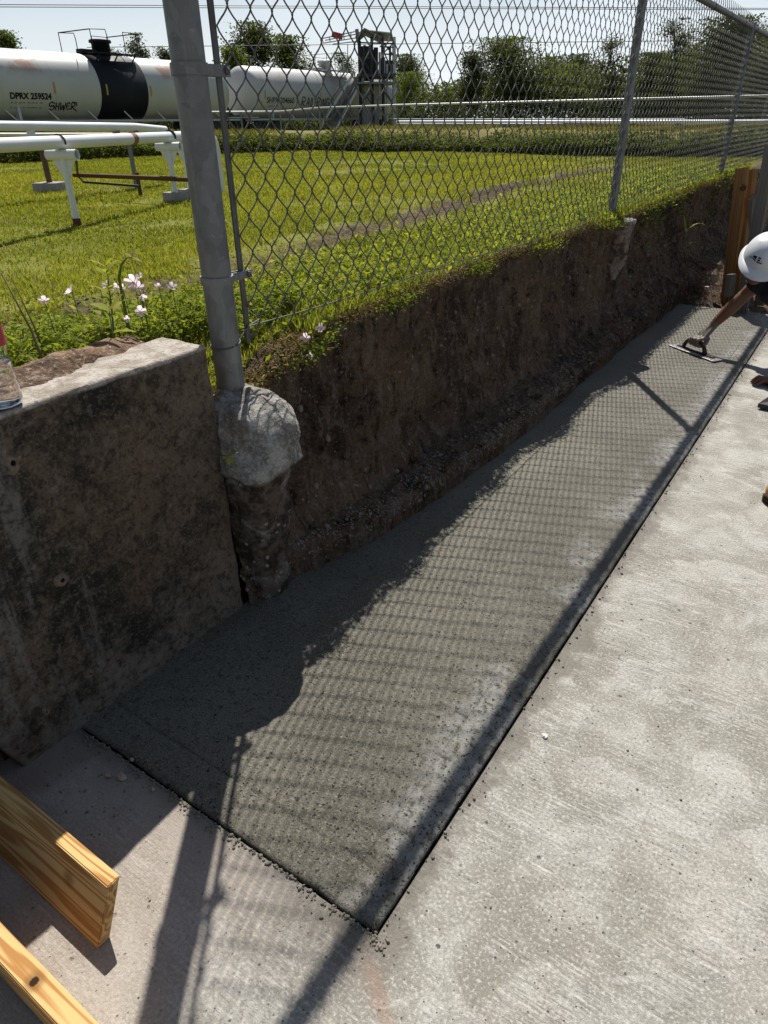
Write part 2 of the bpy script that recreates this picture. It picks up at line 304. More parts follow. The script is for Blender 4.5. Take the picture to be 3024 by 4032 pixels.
def galv(name, k):
    q = NM(name, .55, .4); sp = q.vor(38., q.pos((1, 1, .7)), 'Color'); t = q.n('SeparateColor', {0: sp}).outputs[0]; n = q.noise(7, 5, .65); dr = q.noise(1., 4, .6, q.pos((40, 40, 3)))
    c = q.mix(t, (.115*k, .118*k, .118*k), (.165*k, .168*k, .168*k)); c = q.mix(q.math('MULTIPLY', q.smooth(n, .5, .68), .6), c, (.085*k, .08*k, .075*k)); c = q.mix(q.math('MULTIPLY', q.smooth(dr, .56, .7), .5), c, (.22*k, .22*k, .215*k)); c = q.mix(q.math('MULTIPLY', q.smooth(q.noise(60, 4, .7), .6, .72), .5), c, (.26*k, .26*k, .25*k))
    q.b.inputs['Metallic'].default_value = .35; return q.set(c, q.bump(n, .1, .003))
MAT = dict(
    pave=m_pavement(), fresh=m_fresh(), wall=m_wall(), soil=m_soil(), soil2=m_soil('loose_topsoil', 2.1, False), lawn=m_lawn(),
    galv=galv('galvanised_steel', 1.), galvd=plain('dull_wire', (.085, .083, .08), .6, .4, .3, .3, 60), galvb=galv('rusty_tension_bar', .6),
    white=plain('white_pipe_paint', (.62, .64, .65), .45, .4, 0, .12, 6), rust=plain('rusty_steel', (.10, .045, .022), .8, .3, .2, .4, 25), dark=plain('dark_steel', (.03, .031, .034), .5, .4, .4, .3, 12),
    brownpost=plain('brown_post', (.11, .07, .045), .8, .2, 0, .3, 20), block=plain('footing_block', (.26, .25, .235), .9, .2, 0, .3, 30, .4),
    grey=plain('grey_steel', (.16, .165, .17), .55, .4, .3, .25, 8), lgrey=plain('pale_steel', (.42, .43, .44), .5, .4, .2, .15, 8), beige=plain('beige_tank', (.42, .39, .33), .6, .3, 0, .15, 4),
    red=plain('red_sign', (.35, .03, .03), .6, .3), black=plain('black_paint', (.010, .012, .018), .6, .2, 0, .3, 5), ink=plain('black_lettering', (.012, .012, .014), .7, .2), faint=plain('faint_lettering', (.22, .22, .22), .8, .2),
    yellow=plain('yellow_reflector', (.38, .25, .05), .5, .4), roof=plain('roof_sheet', (.16, .155, .14), .7, .3), wire=plain('power_cable', (.05, .055, .06), .6, .3), bark=plain('bark', (.07, .055, .042), .95, .1, 0, .4, 12, .5),
    stone=plain('pebble_stone', (.19, .16, .13), .85, .25, 0, .45, 14, .3), gravel=plain('grey_gravel', (.19, .168, .145), .9, .2, 0, .5, 40, .3), crumb=plain('cement_crumb', (.17, .155, .125), .85, .2, 0, .5, 60, .3), root=plain('pale_root', (.14, .10, .07), .9, .15, 0, .35, 30),
    stem=plain('green_stem', (.10, .13, .03), .7, .2, 0, .3, 20), drystem=plain('dry_stem', (.13, .11, .05), .85, .15, 0, .35, 20))
# ------------------------------------------------------------------ ground
LAWN = [(-13.5, -14), (-12.7, 0), (-12.4, 6.9), (-12.0, 10.3), (-10.6, 12.6), (-7.0, 13.3), (-4.2, 12.5), (-2.0, 12.3), (6, 12.8), (30, 14), (30, -14)]
def lawn_sd(X, Y):                                   # distance beyond the lawn's far edge (negative on the lawn)
    P = np.array(LAWN); d = np.full(X.shape, 1e9); inside = np.zeros(X.shape, bool)
    for i in range(len(P)):
        a = P[i]; b = P[(i+1) % len(P)]; e = b-a
        if i < 9: t = np.clip(((X-a[0])*e[0]+(Y-a[1])*e[1])/(e@e), 0, 1); d = np.minimum(d, np.hypot(X-a[0]-t*e[0], Y-a[1]-t*e[1]))
        c = (a[1] > Y) != (b[1] > Y)
        inside ^= c & (X < (b[0]-a[0])*(Y-a[1])/(b[1]-a[1]+1e-12)+a[0])
    return np.where(inside, -d, d)
def sstep(v, a, b): t = np.clip((v-a)/(b-a), 0, 1); return t*t*(3-2*t)
def ground_z(X, Y):
    s = lawn_sd(X, Y)
    z = .752+.012*fbm(X*.9, Y*.9, 0*X, 3, 5)+.03*sstep(Y, 3, 9)*sstep(X, -3, -1.4)
    z = z+(.36+.05*fbm(X*.5, Y*.5, 0*X, 3, 9))*sstep(s, 0, 1.1)-.52*sstep(s, 3.2, 9)-.0*s
    dr = np.abs(X-rut(Y)); z = z-.03*np.exp(-(dr/.12)**2)*sstep(-Y, -11, -9)+.035*np.exp(-((dr-.2)/.1)**2)*sstep(Y, 4.5, 6)*sstep(-Y, -11, -9)*(.5+vnoise(X*5, Y*5, 0*X, 3))
    z = z-.11*np.exp(-((X+1.42)**2+(Y-1.27)**2)/.2**2)
    pit = (X > -1.435) & (X < 14) & (Y > -12) & (Y < 9.4)
    return np.where(pit, -.13, z)
def lines(*segs): return np.unique(np.concatenate([np.arange(a, b, st) for a, b, st in segs]).round(4))
gx = lines((-900, -100, 60), (-100, -20, 6), (-20, -13, .5), (-13, -3, .14), (-3, -1.47, .05), (-1.47, -1.3, .015), (-1.3, 14, 1.2), (13.9, 14.2, .1), (14.2, 60, 6), (60, 901, 60))
gy = lines((-900, -60, 60), (-60, -12.2, 6), (-12.2, -11.8, .1), (-11.8, 0, .5), (0, 9.3, .07), (9.3, 9.5, .05), (9.5, 15, .12), (15, 24, .5), (24, 100, 5), (100, 901, 60))
GX, GY = np.meshgrid(gx, gy, indexing='ij')
tag(npmesh('ground', np.stack([GX.ravel(), GY.ravel(), ground_z(GX, GY).ravel()], 1), grid_faces(len(gx), len(gy)), MAT['lawn'], smooth=False), kind='structure')
# pavement: old concrete sheet with an L-shaped edge round the fresh strip
SX0, SX1, SY0, SY1 = -1.31, -.4075, .5525, 5.9
def pave_sheet():
    mb = MB()
    def sheet(x0, x1, y0, y1, z=0.):
        mb.add([(x0, y0, z), (x1, y0, z), (x1, y1, z), (x0, y1, z), (x0, y0, z-.1), (x1, y0, z-.1), (x1, y1, z-.1), (x0, y1, z-.1)],
               [(0, 1, 2, 3), (0, 4, 5, 1), (1, 5, 6, 2), (2, 6, 7, 3), (3, 7, 4, 0)])
    sheet(-.40, 13, -10, 6.05); sheet(-1.36, -.40, -10, .545)
    return mb
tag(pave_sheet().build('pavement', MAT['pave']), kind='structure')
# fresh strip: height field with tooled margins
def slab():
    xs = np.unique(np.concatenate([np.linspace(SX0+.0, SX1-.012, 60), SX1-.012+.012*np.array([.3, .6, .8, .93, 1]), [-.5085, -.505, -.5015]]).round(5))
    ys = np.unique(np.concatenate([np.linspace(SY0+.012, SY1, 340), SY0+.012*np.array([0, .07, .2, .4, .7]), [.6445, .648, .6515]]).round(5))
    X, Y = np.meshgrid(xs, ys, indexing='ij'); Z = .0025*fbm(X*9, Y*9, 0*X, 4, 21)+.0012*fbm(X*40, Y*40, 0*X, 2, 25)
    r = .012
    for e in (SX1-X, Y-SY0): Z = Z-np.where(e < r, r-np.sqrt(np.maximum(r*r-(r-np.clip(e, 0, r))**2, 0)), 0)*.8
    Z = Z-.004*np.exp(-((Y-.648)/.0025)**2)*(X < -.45)
    run = sstep(vnoise(Y*1.1, 0*Y, 0*Y, 31), .45, .6); Z = Z-.004*np.exp(-((X+.505)/.0025)**2)*run
    ex = np.exp(-((SX1-X)/.03)**2); ey = np.exp(-((Y-SY0)/.03)**2); X = X+ex*(.003*fbm(Y*11, 0*Y, 0*Y, 4, 27)-.0006); Y = Y+ey*(.003*fbm(X*11, 0*X, 0*X+3, 4, 29)+.0006)
    n = len(xs)*len(ys); V = np.stack([X.ravel(), Y.ravel(), Z.ravel()+.001], 1); F = grid_faces(len(xs), len(ys))
    # skirt down the two free edges
    iy0 = np.arange(len(xs))*len(ys); ix1 = (len(xs)-1)*len(ys)+np.arange(len(ys)); V2 = V[np.concatenate([iy0, ix1])].copy(); V2[:, 2] = -.09
    a = np.stack([iy0[:-1], iy0[1:], n+np.arange(1, len(xs)), n+np.arange(len(xs)-1)], 1); m = n+len(xs)
    b = np.stack([ix1[:-1], ix1[1:], m+np.arange(1, len(ys)), m+np.arange(len(ys)-1)], 1)
    return npmesh('fresh_concrete_strip', np.concatenate([V, V2]), np.concatenate([F, a, b]), MAT['fresh'], smooth=True)
tag(slab(), 'freshly poured dark wet concrete strip between the dirt bank and the old pavement', kind='structure')
# joint bed, so that the gap reads as a dark groove
tag(MB().box((-.6, 2.9, -.075), (2.0, 6.6, .03)).build('joint_bed', MAT['soil']), kind='structure')
# ------------------------------------------------------------------ cut earth bank
def xfoot(Y): return np.interp(Y, [1.1, 1.25, 1.45, 1.64, 1.9, 2.23, 2.65, 3.2, 4.0, 5.0, 5.83, 6.2, 9.4], [-1.29, -1.275, -1.238, -1.185, -1.145, -1.122, -1.106, -1.11, -1.129, -1.122, -1.124, -1.06, -.98])
def xtop(Y): return np.interp(Y, [1.1, 1.35, 1.5, 1.72, 2.0, 2.56, 3.07, 3.42, 4.0, 4.3, 4.67, 4.93, 5.45, 6.2, 7.9, 9.4], [-1.36, -1.36, -1.33, -1.34, -1.345, -1.375, -1.395, -1.34, -1.37, -1.29, -1.30, -1.33, -1.33, -1.34, -1.3, -1.25])
def ztop(Y): return np.interp(Y, [1.1, 1.3, 1.45, 1.68, 3, 5, 8, 9.4], [.60, .615, .68, .75, .755, .765, .79, .79])
def bank():
    Y = np.arange(1.14, 9.42, .0115); nr = 150; n = len(Y)
    led = .072+.04*vnoise(Y*2.6, 0*Y, 0*Y, 41)+.02*sstep(Y, 1.9, 3.4)+.05*sstep(Y, 4.6, 6); zb = led+.018+np.interp(Y, [1.2, 2.9, 4.2, 6, 9.4], [0, .0, .09, .17, .17])
    xb = -1.285+.02*fbm(Y*1.7, 0*Y, 0*Y, 3, 43); xf = xfoot(Y)+.018*fbm(Y*6, 0*Y, 0*Y, 4, 44); xt = xtop(Y)+.022*fbm(Y*4.5, 0*Y, 0*Y, 4, 46); zt = ztop(Y)+.02*fbm(Y*5, 0*Y, 0*Y, 4, 45)
    K = [(xf+.02, -.05+0*Y), (xf, .0+0*Y), (xf-.004, led*.82), (xf-.02, led), (xb*.7+xf*.3, led*.6+zb*.4), (xb, zb), (xb-.025, zb+.12), ((xb+xt)/2-.015, .46+0*Y), (xt-.004, zt-.10), (xt+.012, zt-.028), (xt-.006, zt-.004), (xt-.06, zt+.012), (xt-.16, zt+.002), (xt-.30, zt-.012)]
    KX = np.stack([k[0] for k in K], 1); KZ = np.stack([k[1] for k in K], 1)
    L = np.concatenate([[0], np.cumsum(np.hypot(np.diff(KX.mean(0)), np.diff(KZ.mean(0))))]); t = np.linspace(0, L[-1], nr)
    X = np.stack([np.interp(t, L, KX[i]) for i in range(n)]); Z = np.stack([np.interp(t, L, KZ[i]) for i in range(n)])
    YY = np.repeat(Y[:, None], nr, 1)
    w = sstep(t, L[1], L[2])*1.; face = (sstep(t, L[5], L[6])*(1-sstep(t, L[9], L[10])))[None]; ledge = (sstep(t, L[1], L[3])*(1-sstep(t, L[5], L[6])))[None]
    d = .022*np.abs(fbm(YY*48, Z*26, X*40, 3, 59))+.03*np.maximum(0, fbm(YY*22, Z*9, X*10, 3, 91))+.036*fbm(YY*3.1, Z*2.2, X*2, 4, 50)+.026*fbm(YY*14, Z*7, X*6, 4, 54)+.017*fbm(YY*36, Z*17, X*30, 3, 58)
    d = d-.016*np.maximum(0, fbm(YY*9, Z*9, X*9, 2, 61)-.25)*3
    d = d-.05*np.maximum(0, fbm(YY*1.3, Z*2.5, 0*X, 3, 66)-.2)*face
    d = d-.014
    X = X+d*face+.006*fbm(YY*40, Z*40, X*40, 2, 63)*w
    zz = .022*fbm(YY*20, X*20, Z*0, 3, 70)+.014*fbm(YY*60, X*60, 0*Z, 3, 73)
    Z = Z+.7*zz*ledge*(.2+.8*sstep(t, L[2], L[3]))[None]; X = X+.012*fbm(YY*14, Z*14, 0*X, 3, 77)*ledge
    top = sstep(t, L[9], L[11])[None]; Z = Z+.012*fbm(YY*18, X*18, 0*X, 3, 80)*top
    V = np.stack([X.ravel(), YY.ravel(), Z.ravel()], 1)
    return npmesh('earth_bank', V, grid_faces(n, nr)[:, ::-1], MAT['soil'], smooth=True), X, YY, Z
bank_o, BX, BY, BZ = bank(); tag(bank_o, 'cut brown earth bank under the chain link fence', kind='structure')
# loose soil floor beyond the fresh strip
def floor_soil():
    xs = np.arange(-1.4, .2, .025); ys = np.arange(5.84, 9.4, .03); X, Y = np.meshgrid(xs, ys, indexing='ij')
    Z = -.02+.04*fbm(X*6, Y*6, 0*X, 4, 90)+.16*sstep(-X, .55, 1.2)*sstep(Y, 5.92, 6.5)+.05*sstep(Y, 5.95, 6.3)+.10*sstep(X, -.75, -.3)*sstep(Y, 6.5, 7.4)
    Z = Z-.05*(1-sstep(Y, 5.84, 5.95))
    tag(npmesh('trench_floor', np.stack([X.ravel(), Y.ravel(), Z.ravel()], 1), grid_faces(len(xs), len(ys)), MAT['soil'], smooth=True), kind='structure')
floor_soil()
# ------------------------------------------------------------------ retaining wall
def rough_box(x0, x1, y0, y1, z0, z1, st, bev, amp, seed, bottom_cut=None):
    """box with worn rounded edges, displaced by noise"""
    bm = bmesh.new(); bmesh.ops.create_cube(bm, size=1)
    for v in bm.verts: v.co = Vector(((x0+x1)/2+v.co.x*(x1-x0), (y0+y1)/2+v.co.y*(y1-y0), (z0+z1)/2+v.co.z*(z1-z0)))
    bmesh.ops.bevel(bm, geom=list(bm.edges), offset=bev, segments=2, affect='EDGES', profile=.5)
    for ax, (a, b) in enumerate(((x0, x1), (y0, y1), (z0, z1))):
        for c in np.arange(a+bev+st, b-bev, st):
            no = [0, 0, 0]; no[ax] = 1; co = [0, 0, 0]; co[ax] = c
            bmesh.ops.bisect_plane(bm, geom=list(bm.verts)+list(bm.edges)+list(bm.faces), plane_co=co, plane_no=no)
    V = np.array([v.co[:] for v in bm.verts]); n = fbm(V[:, 0]*14, V[:, 1]*14, V[:, 2]*14, 4, seed)*amp
    C = np.array([(x0+x1)/2, (y0+y1)/2, (z0+z1)/2]); Hh = np.array([x1-x0, y1-y0, z1-z0])/2; q = (V-C)/Hh; dirv = np.sign(q)*(np.abs(q) > .97)
    V = V+dirv*n[:, None]
    for v, c in zip(bm.verts, V): v.co = c
    return bm
bm = rough_box(-1.465, -1.30, .40, 1.128, -.06, .82, .03, .007, .006, 3)
for v in bm.verts:                                   # end face slants in towards its top-left
    if v.co.y < .43: v.co.y -= .16*max(0, min(1, v.co.z/.5))
me = bpy.data.meshes.new('retaining_wall'); bm.to_mesh(me); bm.free(); wallo = link('retaining_wall', me, MAT['wall'], None, True)
tag(wallo, 'low stained concrete retaining wall section beside the steel corner post', 'wall')
smooth_by_angle(wallo, 50)
HOLE = plain('pale_hole_rim', (.15, .112, .085), .95, .15, 0, .7, 120, .8); HDARK = plain('hole_dark', (.01, .01, .01), 1, 0)
for (px, py, r) in ((28, 1000, .016), (135, 1253, .014), (195, 1455, .009), (100, 1537, .007)):
    p = onx(px, py, -1.297); R = Matrix(((0, 0, 1), (1, 0, 0), (0, 1, 0))).to_4x4(); mb = MB(); n = 22; v = []; f = []
    for rr, dx in ((1.35, -.004), (.95, .0035), (.42, .003), (.33, -.004)):
        for k in range(n):
            t = 2*math.pi*k/n; j = 1+(.9*(vnoise(k*.55, px*.1, py*.1, 5)-.5) if rr > .9 else .0)
            v.append((p[0]+dx, p[1]+r*rr*j*math.cos(t), p[2]+r*rr*j*math.sin(t)))
    for i in range(3):
        for k in range(n): f.append((i*n+k, i*n+(k+1) % n, (i+1)*n+(k+1) % n, (i+1)*n+k))
    rim = mb.add(v, f).build('tie_hole_rim', HOLE, wallo)
    mb = MB(); mb.add([(p[0]-.001, p[1]+r*.4*math.cos(2*math.pi*k/12), p[2]+r*.4*math.sin(2*math.pi*k/12)) for k in range(12)]+[(p[0]+.0015, p[1], p[2])], [(k, (k+1) % 12, 12) for k in range(12)]); mb.build('tie_hole', HDARK, wallo)
bm = rough_box(-1.48, -1.35, -3.2, .385, -.06, .815, .06, .007, .006, 8)
me = bpy.data.meshes.new('retaining_wall'); bm.to_mesh(me); bm.free(); o = link('retaining_wall', me, MAT['wall'], None, True)
tag(o, 'set-back wall section at the left edge, behind the upright timber board', 'wall'); smooth_by_angle(o, 50)
# soil washed over the wall top
def heap():
    xs = np.linspace(-1.66, -1.33, 50); ys = np.linspace(.30, 1.08, 90); X, Y = np.meshgrid(xs, ys, indexing='ij')
    edge = np.interp(Y, [.3, .62, .75, .9, 1.0, 1.08], [-1.335, -1.35, -1.37, -1.395, -1.43, -1.46])+.02*fbm(Y*14, 0*Y, 0*Y, 3, 101)
    Z = .8135+.024*sstep(edge-X, -.02, .12)+.012*fbm(X*26, Y*26, 0*X, 4, 100)*sstep(edge-X, -.02, .05)-.02*sstep(X-edge, -.01, .03)
    Z = Z-.14*sstep(-X, 1.5, 1.66)
    tag(npmesh('soil_heap', np.stack([X.ravel(), Y.ravel(), Z.ravel()], 1), grid_faces(len(xs), len(ys)), MAT['soil2'], smooth=True), kind='structure')
heap()

# ------------------------------------------------------------------ concrete post footings
def blob_footing(name, cx, cy, prof, sq, seed, mat, label, amp=.012, n=44):
    """prof: (z, radius, dx) rings; rough lathe"""
    zs = np.array([p[0] for p in prof]); rs = np.array([p[1] for p in prof]); dx = np.array([p[2] for p in prof])
    tt = np.linspace(0, len(prof)-1, 70); Zr = np.interp(tt, range(len(prof)), zs); Rr = np.interp(tt, range(len(prof)), rs); Dx = np.interp(tt, range(len(prof)), dx)
    th = np.arange(n)*2*math.pi/n; T, Zz = np.meshgrid(th, Zr); R = np.repeat(Rr[:, None], n, 1); D = np.repeat(Dx[:, None], n, 1)
    cxn, syn = np.cos(T), np.sin(T); k = (np.abs(cxn)**sq+np.abs(syn)**sq)**(-1/sq)
    X = cx+D+R*k*cxn; Y = cy+R*k*syn
    ns = fbm(X*16, Y*16, Zz*16, 4, seed)*amp*2+fbm(X*45, Y*45, Zz*45, 3, seed+5)*amp*.7; w = np.clip(R/.06, 0, 1)
    X = X+ns*cxn*w; Y = Y+ns*syn*w; Z = Zz+fbm(X*20, Y*20, 0*X, 3, seed+9)*amp*1.2
    V = np.stack([X.ravel(), Y.ravel(), Z.ravel()], 1); i = np.arange(69)[:, None]*n; j = np.arange(n)[None]
    F = np.stack([(i+j).ravel(), (i+(j+1) % n).ravel(), (i+n+(j+1) % n).ravel(), (i+n+j).ravel()], 1)
    return tag(npmesh(name, V, F, mat, smooth=True), label, 'footing', 'rough footings under the fence posts')
def m_foot(name='rough_footing_concrete', th=.475, dk=1.):
    q = NM(name, .92, .2); x, y, z = q.xyz(); mid = q.noise(22, 6, .68); fine = q.noise(120, 4, .7)
    c = q.mix(q.smooth(mid, .38, .62), (.16, .15, .132), (.37, .352, .322)); c = q.mix(q.math('MULTIPLY', q.smooth(fine, .53, .68), .7), c, (.54, .52, .49)); c = q.mix(q.math('MULTIPLY', q.smooth(fine, .45, .34), .5), c, (.07, .065, .058))
    dirt = q.smooth(q.math('ADD', z, q.math('MULTIPLY', q.math('SUBTRACT', q.noise(14, 4, .6), .5), .12)), th, th-.025)  # dirt low down; on the second footing this mask also carries shade
    c = q.mix(q.math('MULTIPLY', q.smooth(q.noise(11, 5, .7, q.pos(loc=(7, 2, 1), scale=(1, 1, 1))), .5, .64), .7), c, (.13, .10, .075))
    dirt_shade = q.mix(q.smooth(mid, .4, .6), (.035*dk, .026*dk, .019*dk), (.13*dk, .098*dk, .074*dk)); c = q.mix(q.math('MULTIPLY', dirt, q.smooth(q.noise(9, 5, .6, q.pos(loc=(2, 2, 2), scale=(1, 1, 1))), .68, .5)), c, dirt_shade)
    v = q.n('TexVoronoi', {'Vector': q.pos(), 'Scale': 42.}); r = q.n('SeparateColor', {0: v.outputs['Color']}).outputs[0]
    peb = q.math('MULTIPLY', q.math('MULTIPLY', q.smooth(v.outputs['Distance'], .3, .2), q.math('GREATER_THAN', r, .82)), dirt); c = q.mix(peb, c, (.38, .31, .25))
    return q.set(c, q.bump(q.math('ADD', mid, q.math('ADD', fine, peb)), .9, .010))
MAT['foot'] = m_foot(); MAT['foot2'] = m_foot('shade_brown_footing_concrete', .75, 2.1)  # second mix puts the line post footing's brownish shade into its colour
PY = [1.247, 4.545, 7.89, 11.2, 14.5]; FX = -1.36
blob_footing('post_footing', -1.355, 1.235, [(-.06, .06, .045), (.03, .066, .05), (.12, .07, .05), (.2, .078, .052), (.3, .088, .052), (.385, .094, .052), (.43, .098, .053), (.445, .100, .054), (.452, .114, .06), (.462, .119, .062), (.475, .121, .062), (.52, .119, .06), (.57, .116, .056), (.605, .111, .053), (.625, .103, .05), (.638, .088, .044), (.65, .068, .034), (.658, .05, .02), (.662, .03, .01), (.664, .002, 0)], 3.6, 110, MAT['foot'], 'exposed mushroom-topped concrete footing under the corner fence post', .013)
blob_footing('post_footing', -1.325, 4.56, [(.40, .015, .03), (.45, .035, .032), (.5, .05, .032), (.6, .062, .03), (.68, .078, .026), (.72, .09, .02), (.752, .092, .01), (.764, .06, 0), (.766, .002, 0)], 2.4, 130, MAT['foot2'], 'pale wedge-shaped footing poking out of the bank under a thin line post')
# ------------------------------------------------------------------ chain link fence
fence = empty('chain_link_fence', (FX, PY[0], .70)); tag(fence, 'grey chain link fence with steel posts on top of the cut earth bank', 'fence')
def fl(p): return (p[0]-FX, p[1]-PY[0], p[2]-.70)
RAILZ = 1.983
def part(name, mb, mat, smooth=True, par=fence): 
    mb.v = [fl(p) for p in mb.v] if par is fence else mb.v
    o = mb.build(name, mat, par); return smooth_by_angle(o, 40) if smooth else o
post = part('corner_post', MB().lathe([(.038, .62), (.038, 2.03), (.043, 2.03), (.043, 2.06), (.036, 2.085), (.018, 2.1), (.003, 2.103)], 32, Matrix.Translation((FX, PY[0], 0))), MAT['galv'])
post['label'] = 'thick steel corner post'
for y, zb in zip(PY[1:], (.74, .76, .8, .8)): part('line_post', MB().lathe([(.0245, zb-.1), (.0245, RAILZ-.03), (.028, RAILZ-.03), (.028, RAILZ+.02)], 20, Matrix.Translation((FX-.0, y, 0))), MAT['galv'])
part('top_rail', MB().tube([(FX, PY[0]+.02, RAILZ), (FX, 14.6, RAILZ)], .021, 16), MAT['galv'])
part('tension_bar', MB().box((FX+.006, 1.328, 1.385), (.006, .017, 1.23), None, .0015), MAT['galvb'])
BOLT = MAT['galvd']
for z, h in ((1.405, .024), (.952, .02), (1.78, .022)):
    b = part('tension_band', MB().lathe([(.0385, z-h/2), (.042, z-h/2), (.042, z+h/2), (.0385, z+h/2)], 28, Matrix.Translation((FX, PY[0], 0)), close=False).bar((FX+.0135, PY[0]+.034, z), (FX+.0135, PY[0]+.112, z), .0035, h).bar((FX-.0035, PY[0]+.038, z), (FX-.0035, PY[0]+.112, z), .0035, h), MAT['galv'])
    bl = MB().tube([(FX-.012, PY[0]+.1, z), (FX+.02, PY[0]+.1, z)], .0045, 8).lathe([(.0, .0), (.008, .0), (.0075, .004), (.003, .0062), (0.0005, .0066)], 12, Matrix.Translation((FX+.0152, PY[0]+.1, z)) @ Matrix.Rotation(math.pi/2, 4, 'Y'))
    bl.v = [fl(p) for p in bl.v]; bl.build('bolt', BOLT, b, True)
for z in (.786,): part('wire_tie', MB().tube([(FX+.0395*math.cos(t), PY[0]+.0395*math.sin(t), z+.006*math.sin(t)) for t in np.linspace(0, 6.1, 26)], .0024, 6).tube([(FX+.012, PY[0]+.038, z), (FX+.01, PY[0]+.08, z+.03), (FX, 1.39, .822)], .0022, 6), MAT['galvd'])
# woven wires: one shared mesh, each wire a part of its own
PIT, VP, NP, ZB, WR = .0757, .0905, 14, .785, .00215
def wire_mesh():
    mb = MB(); pts = []
    ph = np.arange(0, NP*8+1)/8*2*math.pi
    for p in ph:
        s = math.sin(p-math.pi/2); y = math.asin(.965*s)/math.asin(.965)*(PIT/4+.0018)
        pts.append((.0042*math.cos(p-math.pi/2), y, p/(2*math.pi)*VP))
    mb.tube(pts, WR, 5, False); me = bpy.data.meshes.new('fence_wire'); me.from_pydata(mb.v, [], mb.f)
    me.polygons.foreach_set('use_smooth', [True]*len(me.polygons)); me.materials.append(MAT['galvd']); return me
wm = wire_mesh(); Y0 = 1.335+PIT/4; NW = 300
sag = lambda y: float(np.interp(y, [1.3, 2.0, 3.0, 4.4, 8, 14], [.0, -.01, -.022, -.02, .03, .045]))
for k in range(NW):
    o = bpy.data.objects.new('fence_wire', wm); COL.objects.link(o); o.parent = fence; y = Y0+k*PIT/2
    zz = ZB+sag(y)+((2.02-ZB-sag(y))/NP/2 if k % 2 else 0)
    o.location = fl((FX+.026 if False else FX+.012+.004*math.sin(y*2.1), y, zz)); o.scale = (1, 1, (2.02-ZB-sag(y))/(NP*VP))
# wires past the 300 nearest, one part
mb = MB()
base = [tuple(v.co) for v in wm.vertices]; fcs = [tuple(p.vertices) for p in wm.polygons]
for k in range(NW, int((14.5-Y0)/(PIT/2))):
    y = Y0+k*PIT/2; sc = (2.02-ZB-sag(y))/(NP*VP); zz = ZB+sag(y)+(VP*sc/2 if k % 2 else 0); mb.add([(a+FX+.012, b+y, c*sc+zz) for a, b, c in base], fcs)
o = part('far_wires', mb, MAT['galvd'], False); o['kind'] = 'stuff'
part('bottom_wire', MB().tube([(FX+.016, y, .824+sag(y)*1.5+.008*math.sin(y*3)) for y in np.linspace(1.32, 14.4, 60)], .0022, 6), MAT['galvd'])
for y in np.arange(1.9, 12, .62): part('rail_tie', MB().tube([(FX+.024*math.cos(t), y+.004*t, RAILZ+.024*math.sin(t)) for t in np.linspace(-1, 5.4, 14)], .002, 5), MAT['galvd'])
# ------------------------------------------------------------------ timber
def m_wood(name, a, b, c2, ax=0, scale=1., knots=()):
    q = NM(name, .85, .1); p = q.n('TexCoord').outputs['Object']; st = [22, 22, 22]; st[ax] = 1.1
    ds = q.n('TexNoise', {'Vector': q.n('Mapping', {0: p, 'Scale': tuple(v*.16 for v in st)}).outputs[0], 'Scale': scale*1.6, 'Detail': 3}).outputs['Color']
    mp = q.n('Mapping', {0: p, 'Scale': tuple(st)}).outputs[0]; vec = q.n('Mix', {0: .30}, data_type='VECTOR'); q.t.links.new(mp, vec.inputs[4])
    mul = q.n('VectorMath', {0: ds, 1: (9, 9, 9)}, operation='MULTIPLY').outputs[0]; q.t.links.new(mul, vec.inputs[5])
    w = q.n('TexWave', {'Vector': vec.outputs[1], 'Scale': .55*scale, 'Distortion': 2.2, 'Detail': 2., 'Detail Scale': 1.2}, wave_type='RINGS', rings_direction='XYZ'[ax]).outputs['Fac']
    fib = q.n('TexNoise', {'Vector': q.n('Mapping', {0: p, 'Scale': tuple(v*9 if i != ax else 3. for i, v in enumerate(st))}).outputs[0], 'Scale': 1., 'Detail': 4}).outputs['Fac']
    c = q.mix(q.smooth(w, .25, .9), a, b); c = q.mix(q.math('MULTIPLY', q.smooth(fib, .5, .75), .4), c, c2)
    for kx, ky, kz, r in knots:
        d = q.n('VectorMath', {0: p, 1: (kx, ky, kz)}, operation='DISTANCE').outputs['Value']; dn = q.math('ADD', d, q.math('MULTIPLY', q.math('SUBTRACT', fib, .5), .006))
        c = q.mix(q.math('MULTIPLY', q.smooth(dn, r*2.6, r), .6), c, tuple(v*.45 for v in b)); c = q.mix(q.smooth(dn, r, r*.6), c, (.03, .015, .008))
    return q.set(c, q.bump(q.math('ADD', q.math('MULTIPLY', w, .3), fib), .12, .0015))
PINE = m_wood('new_pine', (.56, .38, .165), (.36, .18, .06), (.62, .45, .23), 0, 2.6, [(-.92, .29, .07, .010), (-.80, .14, .089, .009)])
# upright board across the wall foot
def board(name, corners_bottom, h, lean, mat, label, cat='timber'):
    (x0, x1, y0, y1) = corners_bottom; bm = bmesh.new(); bmesh.ops.create_cube(bm, size=1)
    for v in bm.verts:
        t = v.co.z+.5; x = x0 if v.co.x < 0 else x1; y = y0 if v.co.y < 0 else y1
        v.co = Vector((x+lean[0]*t, y+lean[1]*t, .001+h*t))
    bmesh.ops.bevel(bm, geom=list(bm.edges), offset=.0018, segments=2, affect='EDGES')
    me = bpy.data.meshes.new(name); bm.to_mesh(me); bm.free(); o = link(name, me, mat); smooth_by_angle(o, 30); return tag(o, label, cat, 'loose timber boards')
board('timber_board', (-1.29, -.811, .245, .272), .115, (-.004, .054), PINE, 'wide pine board standing on edge beside the stained wall')
board('timber_board', (-1.30, -.45, .122, .160), .089, (0, .002), PINE, 'narrow knotty pine board lying in the bottom left corner of the picture')
